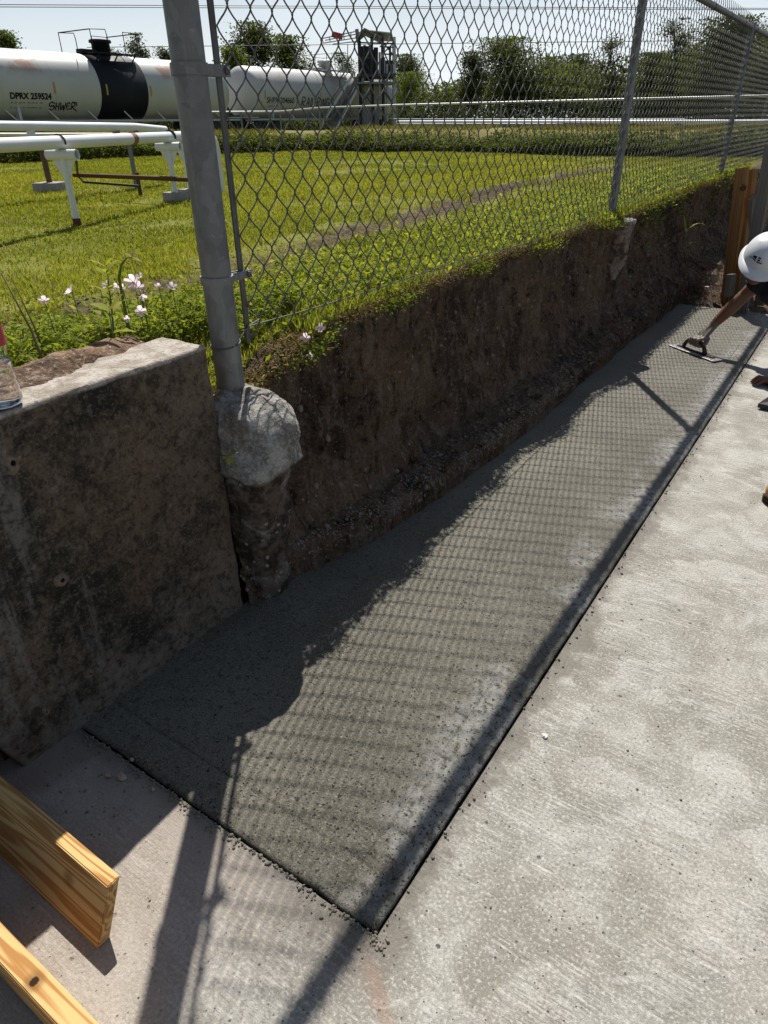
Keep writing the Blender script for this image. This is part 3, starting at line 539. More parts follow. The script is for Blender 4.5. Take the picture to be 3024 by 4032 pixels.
# formwork at the far end
POSTW = m_wood('form_pine', (.27, .145, .055), (.215, .10, .034), (.34, .20, .085), 2, 1.6); GREYW = m_wood('weathered_board', (.17, .15, .125), (.14, .122, .1), (.22, .195, .165), 2, 1.6)
def leanbox(name, a, b, w, d, mat, label, side=None, group='wooden form stakes at the far end'):
    a = Vector(a); b = Vector(b); z = (b-a).normalized(); y = Vector(side or (.25, 1, 0)); y = (y-z*y.dot(z)).normalized(); x = y.cross(z); R = Matrix((x, y, z)).transposed()
    mb = MB().box((0, 0, 0), (w, d, (b-a).length), None, .003); o = mb.build(name, mat); o.matrix_world = Matrix.Translation((a+b)/2) @ R.to_4x4(); smooth_by_angle(o, 30)
    return tag(o, label, 'timber', group)
def dp(x, y, d): return EYEP+ray(x, y)*d
D0 = 5.05
A0, A1 = dp(1570, 655, 5.42), dp(1604, 362, 4.98)
leanbox('form_stake', A0, A1, .09, .04, POSTW, 'tall brown stake with a big knot at the end of the bank', (.35, 1, 0))
leanbox('form_stake', dp(1592, 660, 5.36), dp(1628, 366, 5.02), .035, .07, POSTW, 'thin reddish stake fixed against the knotty one', (.35, 1, 0))
leanbox('form_stake', dp(1606, 640, 5.6), dp(1627, 425, 5.02), .036, .09, GREYW, 'short stake with a sunlit cut top behind the hard hat', (.2, 1, 0))
leanbox('form_stake', dp(1598, 690, 5.16), dp(1668, 310, 4.7), .085, .03, GREYW, 'long grey weathered board leaning at the right edge', (.35, 1, 0))
leanbox('form_stake', dp(1640, 660, 5.3), dp(1690, 350, 4.9), .07, .03, GREYW, 'second grey board just behind the leaning one', (.35, 1, 0))
leanbox('form_block', dp(1574, 640, 5.16), dp(1580, 592, 5.1), .045, .07, GREYW, 'small grey offcut block nailed low on the stakes', (.35, 1, 0))
# knot on the stake
kn = dp(1602, 408, 4.985); o = MB().lathe([(.0, 0), (.012, .002), (.019, .006), (.024, .002), (.026, -.003)], 14, Matrix.Translation(kn-np.array(FW)*.02) @ Matrix(((RT[0], UP[0], -FW[0]), (RT[1], UP[1], -FW[1]), (RT[2], UP[2], -FW[2]))).to_4x4(), False).build('knot', plain('knot', (.07, .035, .015), .8, .2, 0, .4, 60, .5), None, True)
stake0 = [q for q in bpy.data.objects if q.name == 'form_stake'][0]; bpy.context.view_layer.update(); o.parent = stake0; o.matrix_parent_inverse = stake0.matrix_world.inverted()
# broken stone and pale rubble by the stakes
def rock(name, c, r, mat, seed, sub=2, sq=(1, 1, 1)):
    bm = bmesh.new(); bmesh.ops.create_icosphere(bm, subdivisions=sub, radius=1); V = np.array([v.co[:] for v in bm.verts]); k = 1+.75*fbm(V[:, 0]*1.3+seed, V[:, 1]*1.3, V[:, 2]*1.3, 3, seed)
    V = np.sign(V)*np.abs(V)**.8*k[:, None]*np.array(sq)*r
    for v, p in zip(bm.verts, V): v.co = p
    me = bpy.data.meshes.new(name); bm.to_mesh(me); bm.free(); o = link(name, me, mat); o.location = c; return o
PALE = plain('pale_rubble', (.36, .29, .22), .9, .2, 0, .35, 30, .4)
tag(rock('rubble_stone', dp(1543, 600, 5.42), .046, PALE, 4, 1, (.8, .8, 1.25)), 'pale sunlit broken stone lying beside the tall stake', 'stone', 'rubble at the bank end')
tag(rock('rubble_stone', dp(1527, 622, 5.4), .024, PALE, 9, 1), 'small pale stone left of the sunlit broken stone', 'stone', 'rubble at the bank end')
tag(rock('rubble_stone', dp(1555, 575, 5.5), .03, MAT['stone'], 12, 1), 'brown stone just above the sunlit broken stone', 'stone', 'rubble at the bank end')
# ------------------------------------------------------------------ pebbles, gravel, crumbs, roots
def scatter(name, pts, sizes, mat, label, parent=None, seed=0):
    bm = bmesh.new(); bmesh.ops.create_icosphere(bm, subdivisions=1, radius=1); B = np.array([v.co[:] for v in bm.verts]); F = np.array([[v.index for v in f.verts] for f in bm.faces]); bm.free()
    n = len(pts); rg = np.random.default_rng(seed); sq = rg.uniform(.55, 1.25, (n, 1, 3)); jit = rg.uniform(.78, 1.2, (n, len(B), 1)); a = rg.uniform(0, 6.3, n); ca, sa = np.cos(a), np.sin(a)
    V = B[None]*sq*jit*np.asarray(sizes)[:, None, None]; X = V[..., 0]*ca[:, None]-V[..., 1]*sa[:, None]; Y = V[..., 0]*sa[:, None]+V[..., 1]*ca[:, None]
    V = np.stack([X, Y, V[..., 2]], -1)+np.asarray(pts)[:, None]; F = F[None]+(np.arange(n)*len(B))[:, None, None]
    o = npmesh(name, V.reshape(-1, 3), F.reshape(-1, 3), mat, parent); return tag(o, label, kind='stuff')
nb, nr = BX.shape; led0, led1 = int(nr*.10), int(nr*.27)
ii = RNG.integers(0, nb, 8000); jj = RNG.integers(led0, led1, 8000); keep = (BY[ii, jj] < 3.9) & (RNG.uniform(0, 1, 8000) < .3+1.2*vnoise(BY[ii, jj]*7, BX[ii, jj]*14, 0*BX[ii, jj], 95)); ii, jj = ii[keep], jj[keep]
scatter('bank_gravel', np.stack([BX[ii, jj], BY[ii, jj], BZ[ii, jj]], 1), RNG.uniform(.0018, .008, len(ii))*RNG.uniform(.5, 1, len(ii)), MAT['gravel'], 'loose grey gravel on the ledge at the foot of the bank', seed=1)
ii = RNG.integers(0, nb, 9000); jj = (nr*np.clip(np.abs(RNG.normal(.12, .13, 9000)), .09, .62)).astype(int); keep = (RNG.uniform(0, 1, 9000) < .10+.75*sstep(BY[ii, jj], 3.0, 4.4)); ii, jj = ii[keep], jj[keep]
scatter('soil_clods', np.stack([BX[ii, jj], BY[ii, jj], BZ[ii, jj]], 1), RNG.uniform(.003, .017, len(ii))*RNG.uniform(.4, 1, len(ii)), MAT['soil'], 'lumps of soil crumbled off the bank face', seed=8)
ii = RNG.integers(0, nb, 1500); jj = RNG.integers(int(nr*.25), int(nr*.80), 1500)
scatter('bank_pebbles', np.stack([BX[ii, jj]-.001, BY[ii, jj], BZ[ii, jj]], 1), RNG.uniform(.002, .009, len(ii))**1.0*RNG.uniform(.4, 1, len(ii)), MAT['stone'], 'small pebbles set in the face of the bank', seed=2)
ii = RNG.integers(0, nb, 130); jj = RNG.integers(led0, int(nr*.6), 130)
scatter('bank_stones', np.stack([BX[ii, jj], BY[ii, jj], BZ[ii, jj]], 1), RNG.uniform(.007, .016, len(ii)), MAT['stone'], 'larger stones sticking out of the bank and its ledge', seed=6)
# crumbs of cement along the joint
yy = RNG.uniform(.56, 5.6, 380); side = -.400+np.abs(RNG.normal(0, .014, 380)); P1 = np.stack([side, yy, 0*yy+.002], 1)
xx = RNG.uniform(-1.26, -.40, 650); P2 = np.stack([xx, .545-np.abs(RNG.normal(0, .011, 650))*(.1+1.5*vnoise(xx*13, 0*xx, 0*xx, 3)**2), 0*xx+.001], 1)
P3 = np.stack([RNG.normal(-.397, .014, 80), RNG.normal(.535, .01, 80), np.full(80, .001)], 1)
P4 = np.stack([RNG.uniform(-1.28, -1.0, 90), .53-.2*RNG.uniform(0, 1, 90)**2, np.full(90, .001)], 1)
scatter('cement_crumbs', np.concatenate([P1, P2, P3, P4]), (.0006+.0055*RNG.uniform(0, 1, len(P1)+len(P2)+len(P3)+len(P4))**2.5)*.8, MAT['crumb'], 'crumbs of wet cement spilt along the joint', seed=3)
P5 = np.stack([RNG.uniform(-1.2, .6, 170), RNG.uniform(-.1, 4, 170), np.full(170, .001)], 1); P5 = P5[(P5[:, 0] > -.36) | (P5[:, 1] < .5)]
scatter('pavement_grit', P5, RNG.uniform(.0012, .0034, len(P5)), MAT['gravel'], 'scattered grit on the old pavement', seed=4)
tag(rock('white_pebble', onz(1176, 1589, .004), .0065, plain('white_pebble', (.75, .74, .70), .6, .3), 3, 2, (1, 1, .6)), 'single bright white pebble on the pavement near the joint', 'pebble')
for k, (px, py, r) in enumerate(((265, 1680, .012), (232, 1675, .007), (285, 1640, .006), (330, 1705, .006))):
    tag(rock('stone_chip', onz(px, py, .004), r, PALE, 20+k, 1, (1.2, .8, .5)), ['largest pale stone chip on the pavement by the wall corner', 'stone chip next to the largest chip by the wall corner', 'stone chip near the strip corner by the wall', 'stone chip on the shaded pavement below the strip edge'][k], 'stone chip', 'stone chips by the wall')
# roots hanging out of the bank top
mb = MB()
for k in range(210):
    y = RNG.uniform(1.4, 6.4); i = int(np.clip((y-1.14)/.0115, 0, nb-1)); j = int(nr*RNG.uniform(.70, .83)); p = np.array([BX[i, j], BY[i, j], BZ[i, j]]); L = RNG.uniform(.04, .17); n = 6; pts = [p-(.02, 0, 0)]
    d = np.array([RNG.uniform(.2, .8), RNG.normal(0, .5), RNG.uniform(-.5, .1)])
    for s in range(n): pts.append(pts[-1]+d/np.linalg.norm(d)*L/n); d = d+np.array([-.12, RNG.normal(0, .25), -.35])
    mb.tube(pts, np.linspace(RNG.uniform(.0009, .0022), .0004, len(pts)), 4)
tag(mb.build('hanging_roots', MAT['root']), 'thin pale roots hanging from the cut edge of the turf', kind='stuff')

# ------------------------------------------------------------------ foliage generators
def leaf_quads(P, L, W, rg, up=.5, droop=0.):
    n = len(P); a = rg.uniform(0, 2*math.pi, n); el = rg.uniform(-.5, .9, n)-droop
    d = np.stack([np.cos(a)*np.cos(el), np.sin(a)*np.cos(el), np.sin(el)], 1)
    nr = rg.normal(0, 1, (n, 3)); nr[:, 2] = np.abs(nr[:, 2])+up; s = np.cross(d, nr); s /= np.linalg.norm(s, axis=1)[:, None]+1e-9
    L = np.asarray(L)[:, None]; W = np.asarray(W)[:, None]; up_ = np.cross(s, d)
    V = np.stack([P, P+d*L*.45+s*W*.5+up_*W*.12, P+d*L, P+d*L*.45-s*W*.5+up_*W*.12], 1)
    return V.reshape(-1, 3), np.arange(4*n).reshape(n, 4)
def leaf_obj(name, P, L, W, mat, rg, parent=None, tint=None, up=.5, droop=0.):
    V, F = leaf_quads(P, L, W, rg, up, droop); t = np.repeat(rg.uniform(0, 1, len(P)) if tint is None else tint, 4)
    return npmesh(name, V, F, mat, parent, attr=t)
def blade_obj(name, P, Hh, W, mat, rg, tint=None, lean=.5):
    n = len(P); a = rg.uniform(0, 2*math.pi, n); b = rg.uniform(0, 2*math.pi, n); s = np.stack([np.cos(a), np.sin(a), 0*a], 1); l = np.stack([np.cos(b), np.sin(b), 0*b], 1)*(rg.uniform(.1, 1, n)*lean*Hh)[:, None]
    Hh = np.asarray(Hh); W = np.asarray(W)[:, None]; z = np.array([0, 0, 1.])
    m = P+z*(Hh*.55)[:, None]+l*.3; t = P+z*(Hh*.95)[:, None]+l
    V = np.stack([P-s*W*.5, P+s*W*.5, m-s*W*.4, m+s*W*.4, t], 1).reshape(-1, 3); i = np.arange(n)[:, None]*5
    F = np.concatenate([i+[0, 1, 3], i+[0, 3, 2], i+[2, 3, 4]]); tt = np.repeat(rg.uniform(0, 1, n) if tint is None else tint, 5)
    return npmesh(name, V, F, mat, attr=tt)
G_LAWN = leafmat('grass_blade', (.15, .185, .015), (.30, .33, .028), (.46, .39, .11), .5, 2.)
G_WEED = leafmat('weed_leaf', (.11, .17, .016), (.28, .35, .03), (.48, .46, .09), .5, 9.)
G_DRY = leafmat('dry_leaf', (.12, .07, .03), (.23, .15, .07), (.34, .24, .12), .25, 9.)
G_DARK = leafmat('shrub_leaf', (.02, .045, .008), (.05, .09, .016), (.13, .17, .035), .45, 2.)
G_TAN = leafmat('tan_grass', (.13, .11, .04), (.2, .17, .06), (.25, .22, .10), .4, 1.)
rg = np.random.default_rng(5)
# mown lawn
def lawn_pts(N, r0, r1, pw):
    u = rg.uniform(0, 1, N); r = (r0**pw+(r1**pw-r0**pw)*u)**(1/pw); az = np.radians(rg.uniform(-69, 3, N)); X = r*np.sin(az); Y = r*np.cos(az)
    s = lawn_sd(X, Y); k = (s < .15) & (X < -1.44) & ~((X > -1.75) & (Y < 1.12) & (Y > -1))
    d = np.abs(X-rut(Y))+.35*(vnoise(X*4, Y*4, 0*X, 7)-.5); k &= (d > .2) | (rg.uniform(0, 1, N) < .12) | (Y > 10)
    k &= rg.uniform(0, 1, N) < np.clip(1.9*vnoise(X*1.6, Y*1.6, 0*X, 12)+.8*(vnoise(X*7, Y*7, 0*X, 13)-.5), .12, 1); return X[k], Y[k], r[k]
X, Y, r = lawn_pts(430000, 1.9, 16.5, .55); pat = vnoise(X*.8, Y*.8, 0*X, 15)
Hh = rg.uniform(.010, .027, len(X))*(.7+.6*pat)*(1+.035*r); W = .0022*(1+r*.33)*rg.uniform(.7, 1.3, len(X))
tag(blade_obj('lawn_grass', np.stack([X, Y, ground_z(X, Y)-.003], 1), Hh, W, G_LAWN, rg, np.clip(rg.normal(.38, .3, len(X))+.7*(pat-.5), 0, 1), .9), 'short mown lawn grass behind the fence', kind='stuff')
# weeds along the fence line
def top_z(X, Y):
    z = ground_z(np.minimum(X, -1.45), Y); zt = ztop(Y)+.012; return np.where(X > -1.62, np.where(Y > 1.16, np.maximum(zt, z-.01), z), z)
N = 70000; Y = .2+9.1*rg.uniform(0, 1, N)**1.35; w = np.abs(rg.normal(0, .30, N)); X = np.where(Y > 1.16, xtop(Y)+.015, -1.47)-w-np.where(rg.uniform(0, 1, N) < .35, rg.uniform(0, .6, N), 0)
k = (rg.uniform(0, 1, N) < .25+1.1*vnoise(X*6, Y*6, 0*X, 17)) & ~((X > -1.75) & (Y < 1.08) & (Y > -.5) & (X > -1.42-.45*sstep(-Y, -1.05, -.55))) & ((np.abs(X-rut(Y)) > .13))
k &= ~((Y > 1.12) & (Y < 1.56) & (X > -1.66) & (rg.uniform(0, 1, N) < .93))
k &= ~((X > xtop(Y)-.07) & (Y > 1.2) & (rg.uniform(0, 1, N) < .72))
X, Y = X[k], Y[k]; hh = (.012+.05*vnoise(X*3.2, Y*3.2, 0*X, 19)*np.clip(1.3-np.abs(X+1.6)*.9, .35, 1))*rg.uniform(0, 1, len(X)); Z = top_z(X, Y)+hh
L = rg.uniform(.009, .03, len(X))*(1+.08*Y); 
tag(leaf_obj('fence_line_weeds', np.stack([X, Y, Z], 1), L, L*rg.uniform(.3, .65, len(X)), G_WEED, rg, None, np.clip(rg.normal(.5, .34, len(X)), 0, 1), .9), 'low green weeds covering the turf edge along the fence', kind='stuff')
N = 26000; Y = rg.uniform(.35, 1.75, N); X = -1.49-np.abs(rg.normal(0, .22, N)); k = (X < -1.44-.12*sstep(-Y, -1.0, -.6)) & (rg.uniform(0, 1, N) < .3+1.2*vnoise(X*9, Y*9, 0*X, 18)) & (np.abs(X-rut(Y)) > .1) & ~((Y > 1.1) & (Y < 1.45) & (X > -1.62))
X, Y = X[k], Y[k]; hh = (.03+.085*vnoise(X*5, Y*5, 0*X, 20))*rg.uniform(0, 1, len(X))**.8; Z = top_z(X, Y)+hh; L = rg.uniform(.008, .026, len(X))
tag(leaf_obj('leafy_ground_cover', np.stack([X, Y, Z], 1), L, L*rg.uniform(.3, .6, len(X)), G_WEED, rg, None, np.clip(rg.normal(.4, .27, len(X)), 0, 1), .9), 'dense leafy ground cover behind the wall, left of the corner post', kind='stuff')
N = 16000; Y = 1.58+7.5*rg.uniform(0, 1, N)**1.3; X = xtop(Y)+.02-np.abs(rg.normal(0, .28, N)); Z = top_z(X, Y)+.002
tag(blade_obj('fence_line_grass', np.stack([X, Y, Z], 1), rg.uniform(.015, .05, N)*(.5+vnoise(X*4, Y*4, 0*X, 22)), .0028*(1+.12*Y), G_WEED, rg, None, .9), 'taller grass blades along the fence line', kind='stuff')
N = 30000; Y = 1.15+6.5*rg.uniform(0, 1, N)**1.2; X = xtop(Y)+.03-np.abs(rg.normal(0, .085, N)); Z = top_z(X, Y)+rg.uniform(-.03, .012, N)*(X > xtop(Y)-.02)
tag(leaf_obj('dry_litter', np.stack([X, Y, Z], 1), rg.uniform(.008, .028, N), rg.uniform(.002, .007, N), G_DRY, rg, None, None, .6), 'dry brown leaves and straw on the cut edge of the turf', kind='stuff')
# overhanging tufts
N = 3000; Y = np.concatenate([rg.normal(c, s, N//6) for c, s in ((1.55, .06), (2.05, .07), (2.75, .07), (3.4, .09), (4.3, .1), (5.7, .45))]); X = xtop(Y)+.02+np.abs(rg.normal(0, .022, len(Y))); Z = ztop(Y)-np.abs(rg.normal(0, .02, len(Y)))+.014
tag(leaf_obj('overhanging_weeds', np.stack([X, Y, Z], 1), rg.uniform(.007, .02, len(Y)), rg.uniform(.003, .009, len(Y)), G_WEED, rg, None, np.clip(rg.normal(.35, .25, len(Y)), 0, 1), .7, .25), 'weeds hanging over the edge of the bank', kind='stuff')
N = 3200; Y = rg.uniform(5.0, 8.6, N); i = np.clip(((Y-1.14)/.0115).astype(int), 0, nb-1); j = (nr*np.clip(rg.normal(.72, .14, N), .3, .9)).astype(int); cl = vnoise(Y*3, j*.05, 0*Y, 30) > .5
tag(leaf_obj('bank_creepers', np.stack([BX[i, j]+rg.uniform(.0, .04, N), BY[i, j], BZ[i, j]], 1)[cl], rg.uniform(.01, .03, N)[cl], rg.uniform(.005, .014, N)[cl], G_WEED, rg, None, np.clip(rg.normal(.3, .2, cl.sum()), 0, 1), .4, .2), 'creeping weeds on the far part of the bank face', kind='stuff')
# vegetation on the ditch berm
N = 90000; seg = np.array(LAWN[1:10]); ln = np.linalg.norm(np.diff(seg, axis=0), axis=1); cum = np.concatenate([[0], np.cumsum(ln)])
q = rg.uniform(0, cum[-1]-12, N); k = np.clip(np.searchsorted(cum, q)-1, 0, len(ln)-1); e = (seg[k+1]-seg[k])/ln[k][:, None]; nrm = np.stack([-e[:, 1], e[:, 0]], 1); b0 = seg[k]+e*(q-cum[k])[:, None]
off = np.abs(rg.normal(0, .33, N))-.12; XY = b0+nrm*off[:, None]; z0 = ground_z(XY[:, 0], XY[:, 1]); top = (.05+.24*np.exp(-((off-.2)/.4)**2))*(.5+.9*vnoise(XY[:, 0]*1.6, XY[:, 1]*1.6, 0*z0, 33)); P = np.column_stack([XY, z0+rg.uniform(0, 1, N)*top])
tag(leaf_obj('berm_shrubs', P, rg.uniform(.03, .085, N), rg.uniform(.02, .05, N), G_DARK, rg, None, np.clip(rg.normal(.4, .25, N), 0, 1), .5), 'dark green leafy growth along the ditch berm behind the lawn', kind='stuff')
N = 26000; q = rg.uniform(0, cum[-1]-12, N); k = np.clip(np.searchsorted(cum, q)-1, 0, len(ln)-1); e = (seg[k+1]-seg[k])/ln[k][:, None]; nrm = np.stack([-e[:, 1], e[:, 0]], 1); XY = seg[k]+e*(q-cum[k])[:, None]+nrm*rg.uniform(.5, 3.0, N)[:, None]
tag(blade_obj('berm_grass', np.column_stack([XY, ground_z(XY[:, 0], XY[:, 1])-.01]), rg.uniform(.04, .12, N), np.full(N, .014), G_TAN, rg, None, .7), 'dry tan grass on top of the ditch berm', kind='stuff')
# ------------------------------------------------------------------ single plants
def petal():
    q = NM('pink_petal', .6, .2); c = q.mix(q.noise(60, 3), (.85, .62, .78), (.95, .82, .9)); q.set(c); tr = q.n('BsdfTranslucent', {0: c}); mx = q.n('MixShader', {0: .65, 1: q.b.outputs[0], 2: tr.outputs[0]}); q.t.links.new(mx.outputs[0], q.t.nodes['Material Output'].inputs[0]); return q.m
def flower_mesh(r):
    mb = MB()
    for k in range(4):
        a = k*math.pi/2; c, s = math.cos(a), math.sin(a); v = []
        for (u, w, h) in ((.05, 0, 0), (.5, .42, .28), (.95, .36, .5), (1.05, 0, .46), (.95, -.36, .5), (.5, -.42, .28), (.6, 0, .2)): v.append((r*(u*c-w*s), r*(u*s+w*c), r*h))
        mb.add(v, [(0, 1, 6), (1, 2, 6), (2, 3, 6), (3, 4, 6), (4, 5, 6), (5, 0, 6)])
    me = bpy.data.meshes.new('flower'); me.from_pydata(mb.v, [], mb.f); return me
PETAL = petal(); FM = flower_mesh(1.); FM.materials.append(PETAL)
CENTRE = plain('flower_centre', (.55, .5, .12), .7)
def primrose(label, spots, rot):
    base = spots[0][0]; root = empty('pink_primrose', (float(base[0]), float(base[1]), float(base[2])-.03)); tag(root, label, 'flower', 'pink primroses in the weeds'); lp = []
    for k, (p, r, d) in enumerate(spots):
        p = np.array(p); o = bpy.data.objects.new('flower', FM); COL.objects.link(o); o.parent = root; o.location = p-np.array(root.location); o.scale = (r*.82*rg.uniform(.8, 1.1), r*.82*rg.uniform(.6, 1.05), r*rg.uniform(.8, 1.3))
        o.rotation_euler = Vector(d).to_track_quat('Z', 'Y').to_euler()
        foot = np.array([p[0]-.02, p[1]+.01, float(top_z(np.array([p[0]-.02]), np.array([p[1]]))[0])-.01]); st = MB().tube([foot-np.array(root.location), (foot+p)/2-np.array(root.location)+(.004, .004, .004), p-np.array(root.location)], .0012, 5); st.build('stem', MAT['stem'], root)
        c = MB().lathe([(.0, 0), (.12, .02), (.1, .2), (.001, .3)], 8).build('flower_centre', CENTRE, o); 
        lp += [foot+(p-foot)*t+rg.normal(0, .008, 3) for t in rg.uniform(0, .8, 10)]
    lp = np.array(lp)-np.array(root.location); leaf_obj('leaves', lp, rg.uniform(.015, .03, len(lp)), rg.uniform(.005, .011, len(lp)), G_WEED, rg, root)
zf = .80
primrose('pair of pink primroses at the bank edge right of the corner post', [(onx(660, 731, -1.31), .021, (.5, -.7, .5)), (onx(693, 712, -1.31), .021, (.3, -.5, .8)), (onx(668, 766, -1.29), .013, (.7, -.6, -.2))], 0)
primrose('tallest cluster of pink primroses in the weeds left of the corner post', [(at(289, 610, 2.02), .024, (.3, -.8, .4)), (at(300, 622, 2.0), .02, (.5, -.6, .5)), (at(306, 640, 1.98), .015, (.9, -.2, -.3)), (at(303, 600, 2.03), .014, (0, -.5, .9))], 0)
primrose('deep pink primrose low in the weeds below the tall cluster', [(at(302, 673, 1.9), .018, (.8, -.3, .3)), (at(276, 689, 1.86), .012, (.4, -.7, .2))], 0)
primrose('pale primroses nearest the corner post on its left side', [(at(343, 619, 2.02), .014, (.2, -.6, .7)), (at(372, 622, 2.03), .017, (.6, -.3, .8))], 0)
primrose('pale primroses just behind the tall leafy weed', [(at(252, 622, 2.1), .017, (.2, -.7, .5)), (at(232, 618, 2.1), .016, (.1, -.6, .7)), (at(266, 625, 2.08), .018, (.3, -.6, .5))], 0)
primrose('whitish primrose heads in the weeds left of the tall leafy weed', [(at(155, 630, 2.05), .021, (-.5, -.5, .7)), (at(96, 650, 1.95), .018, (.7, -.5, .5))], 0)
def broad_leaf(mb, base, d, L, W, droop=.3, n=6):
    d = np.array(d, float); d /= np.linalg.norm(d); s = np.cross(d, (0, 0, 1.)); s /= np.linalg.norm(s)+1e-9; v = []; f = []; p = np.array(base, float)
    for i in range(n+1):
        t = i/n; w = W*math.sin(math.pi*min(1, t*.94+.05))**.8*.5; u = np.array([0, 0, .18*w/max(W, 1e-6)])*W
        v += [p-s*w+u, p, p+s*w+u]; d2 = d+np.array([0, 0, -droop*t*2]); p = p+d2/np.linalg.norm(d2)*L/n
    for i in range(n):
        for k in range(2): f.append((i*3+k, i*3+k+1, i*3+3+k+1, i*3+3+k))
    mb.add(v, f)
def leafy_weed(name, base, stem_pts, leaves, label, cat='weed', mat=G_WEED, r=.003, stemmat='stem'):
    root = empty(name, tuple(float(v) for v in base)); tag(root, label, cat); b = np.array(base)
    MB().tube([np.array(p)-b for p in stem_pts], np.linspace(r, r*.4, len(stem_pts)), 6).build('stem', MAT[stemmat], root, True)
    for p, d, L, W, dr in leaves:
        mb = MB(); broad_leaf(mb, np.array(p)-b, d, L, W, dr); o = mb.build('leaf', mat, root, True); a = o.data.attributes.new('tint', 'FLOAT', 'POINT'); a.data.foreach_set('value', [float(rg.uniform(.6, 1.))]*len(o.data.vertices))
    return root
def whorl(p0, p1, n, L, W, dr=.4, t0=.25):
    out = []; p0 = np.array(p0); p1 = np.array(p1)
    for k in range(n): t = t0+(1-t0)*k/(n-1); a = k*2.4; out.append((p0+(p1-p0)*t, (math.cos(a), math.sin(a), .55+.4*t), L*(1.1-.5*t), W*(1.1-.4*t), dr))
    return out
b = at(232, 690, 1.92); b[2] = .76; t = at(230, 572, 1.97); leafy_weed('leafy_weed', b, [b, b*.5+t*.5+(.004, 0, 0), t], whorl(b, t, 22, .08, .02, .35), 'tall leafy weed with narrow pointed leaves left of the corner post')
b = at(237, 712, 1.82); b[2] = .765; t = at(236, 672, 1.83); leafy_weed('broadleaf_sprout', b, [b, t], [(t, RT*-.8+UP*.5, .06, .032, .3), (t, RT*.5+UP*.75, .055, .026, .1), (t*.6+b*.4, RT*1.+UP*.3, .06, .02, .3), (t*.6+b*.4, -RT+UP*.1, .05, .018, .3)], 'bright broad-leaved sprout in front of the leafy weed', 'sprout')
b = at(268, 668, 1.9); b[2] = .765; c1 = at(257, 600, 1.95); c2 = at(262, 572, 1.96); t = at(285, 556, 1.97); leafy_weed('seed_head_stem', b, [b, c1, c2, (c2+t)/2+(0, 0, .008), t], [(t, RT*.6-UP*.2, .03, .012, .2), (t, RT*.2+UP*.6, .022, .01, .2), (t, -RT*.5+UP*.4, .022, .01, .2), (c2, RT*.7+UP*.2, .03, .009, .3)], 'thick bent stem with a dry seed head behind the sprout', 'stem', G_DRY, .0045)
b = at(75, 700, 1.78); b[2] = .76; t = at(3, 590, 1.85); leafy_weed('dead_twig', b, [b, b*.5+t*.5+(0, .01, -.004), t], [], 'leaning dead twig at the left edge by the water bottle', 'twig', G_DRY, .004, 'drystem')
b = at(78, 690, 1.9); b[2] = .76; t = at(25, 600, 1.95); leafy_weed('dead_twig', b, [b, b*.5+t*.5+(0, .006, -.004), t], [], 'second dead twig just right of the leaning one', 'twig', G_DRY, .003, 'drystem')
b = onx(492, 985, -1.205); leafy_weed('small_weed', b+np.array((-.03, 0, -.005)), [b+np.array((-.03, 0, -.005)), b], [(b, (.3, .2, 1), .03, .012, .1), (b, (.4, .7, .3), .03, .012, .3), (b, (.5, -.4, -.2), .03, .012, .3), (b, (.6, .2, -.9), .028, .012, .1), (b, (.3, -.8, .2), .026, .01, .2)], 'tiny green weed growing in the gap between wall and footing')
b = dp(1478, 615, 5.5); t = dp(1482, 500, 5.35); leafy_weed('corn_like_weed', b, [b, b*.6+t*.4+(.01, 0, 0), t], [(t, RT*.9+UP*.9, .22, .022, .55), (t, RT*-.1+UP*1, .13, .022, .1), (t*.7+b*.3, RT*.5+UP*.6, .14, .018, .6), (t*.6+b*.4, -RT*.6+UP*.5, .1, .016, .5)], 'single tall weed with long blades against the far bank')
# ------------------------------------------------------------------ water bottle on the wall
bc = onz(16/PX, 1592/PX, .823); bx, by = float(bc[0]), float(bc[1])
bottle = empty('water_bottle', (bx, by, .8215)); bottle.scale = (1.14, 1.14, 1.14); tag(bottle, 'clear plastic water bottle with a red label standing on the wall', 'bottle')
def glass(name, ior, col=(1, 1, 1), rough=.03):
    q = NM(name, rough, .5); q.b.inputs['Transmission Weight'].default_value = 1; q.b.inputs['IOR'].default_value = ior; return q.set(col)
prof = [(.004, .0), (.024, .0), (.0305, .004), (.0325, .012), (.0325, .022), (.0312, .026), (.0325, .03), (.0322, .04), (.0308, .044), (.032, .048), (.0316, .058), (.03, .062), (.0312, .066), (.0305, .078), (.0285, .086), (.0285, .092), (.0305, .098), (.0312, .104), (.0312, .140), (.0305, .146), (.0275, .160), (.021, .176), (.0145, .188), (.0125, .193), (.0125, .199)]
inner = [(max(r-.0006, .003), z) for r, z in prof]; inner[0] = (.003, .0008)
MB().lathe(prof+inner[::-1], 40, None, False).build('bottle_shell', glass('clear_plastic', 1.35, (.97, .98, 1.)), bottle, True)
wp = [(max(r-.0009, .003), max(z, .0012)) for r, z in prof if z < .082]; MB().lathe(wp, 40).build('water', glass('water', 1.33, (.95, .98, 1.), 0.), bottle, True)
def m_label():
    q = NM('red_label', .45, .4); x, y, z = q.xyz(); a = q.math('ARCTAN2', y, x); ln = q.math('LESS_THAN', q.math('ABSOLUTE', q.math('SUBTRACT', q.math('FRACT', q.math('MULTIPLY', z, 90.)), .5)), .1)
    c = q.mix(q.math('MULTIPLY', ln, .3), (.36, .035, .05), (.12, .01, .02)); st = q.math('LESS_THAN', q.math('ABSOLUTE', q.math('SUBTRACT', a, -.35)), .05); c = q.mix(q.math('MULTIPLY', st, .6), c, (.6, .35, .35)); return q.set(c)
MB().lathe([(.0318, .1055), (.0318, .1385)], 40, None, False).build('label_band', m_label(), bottle, True)
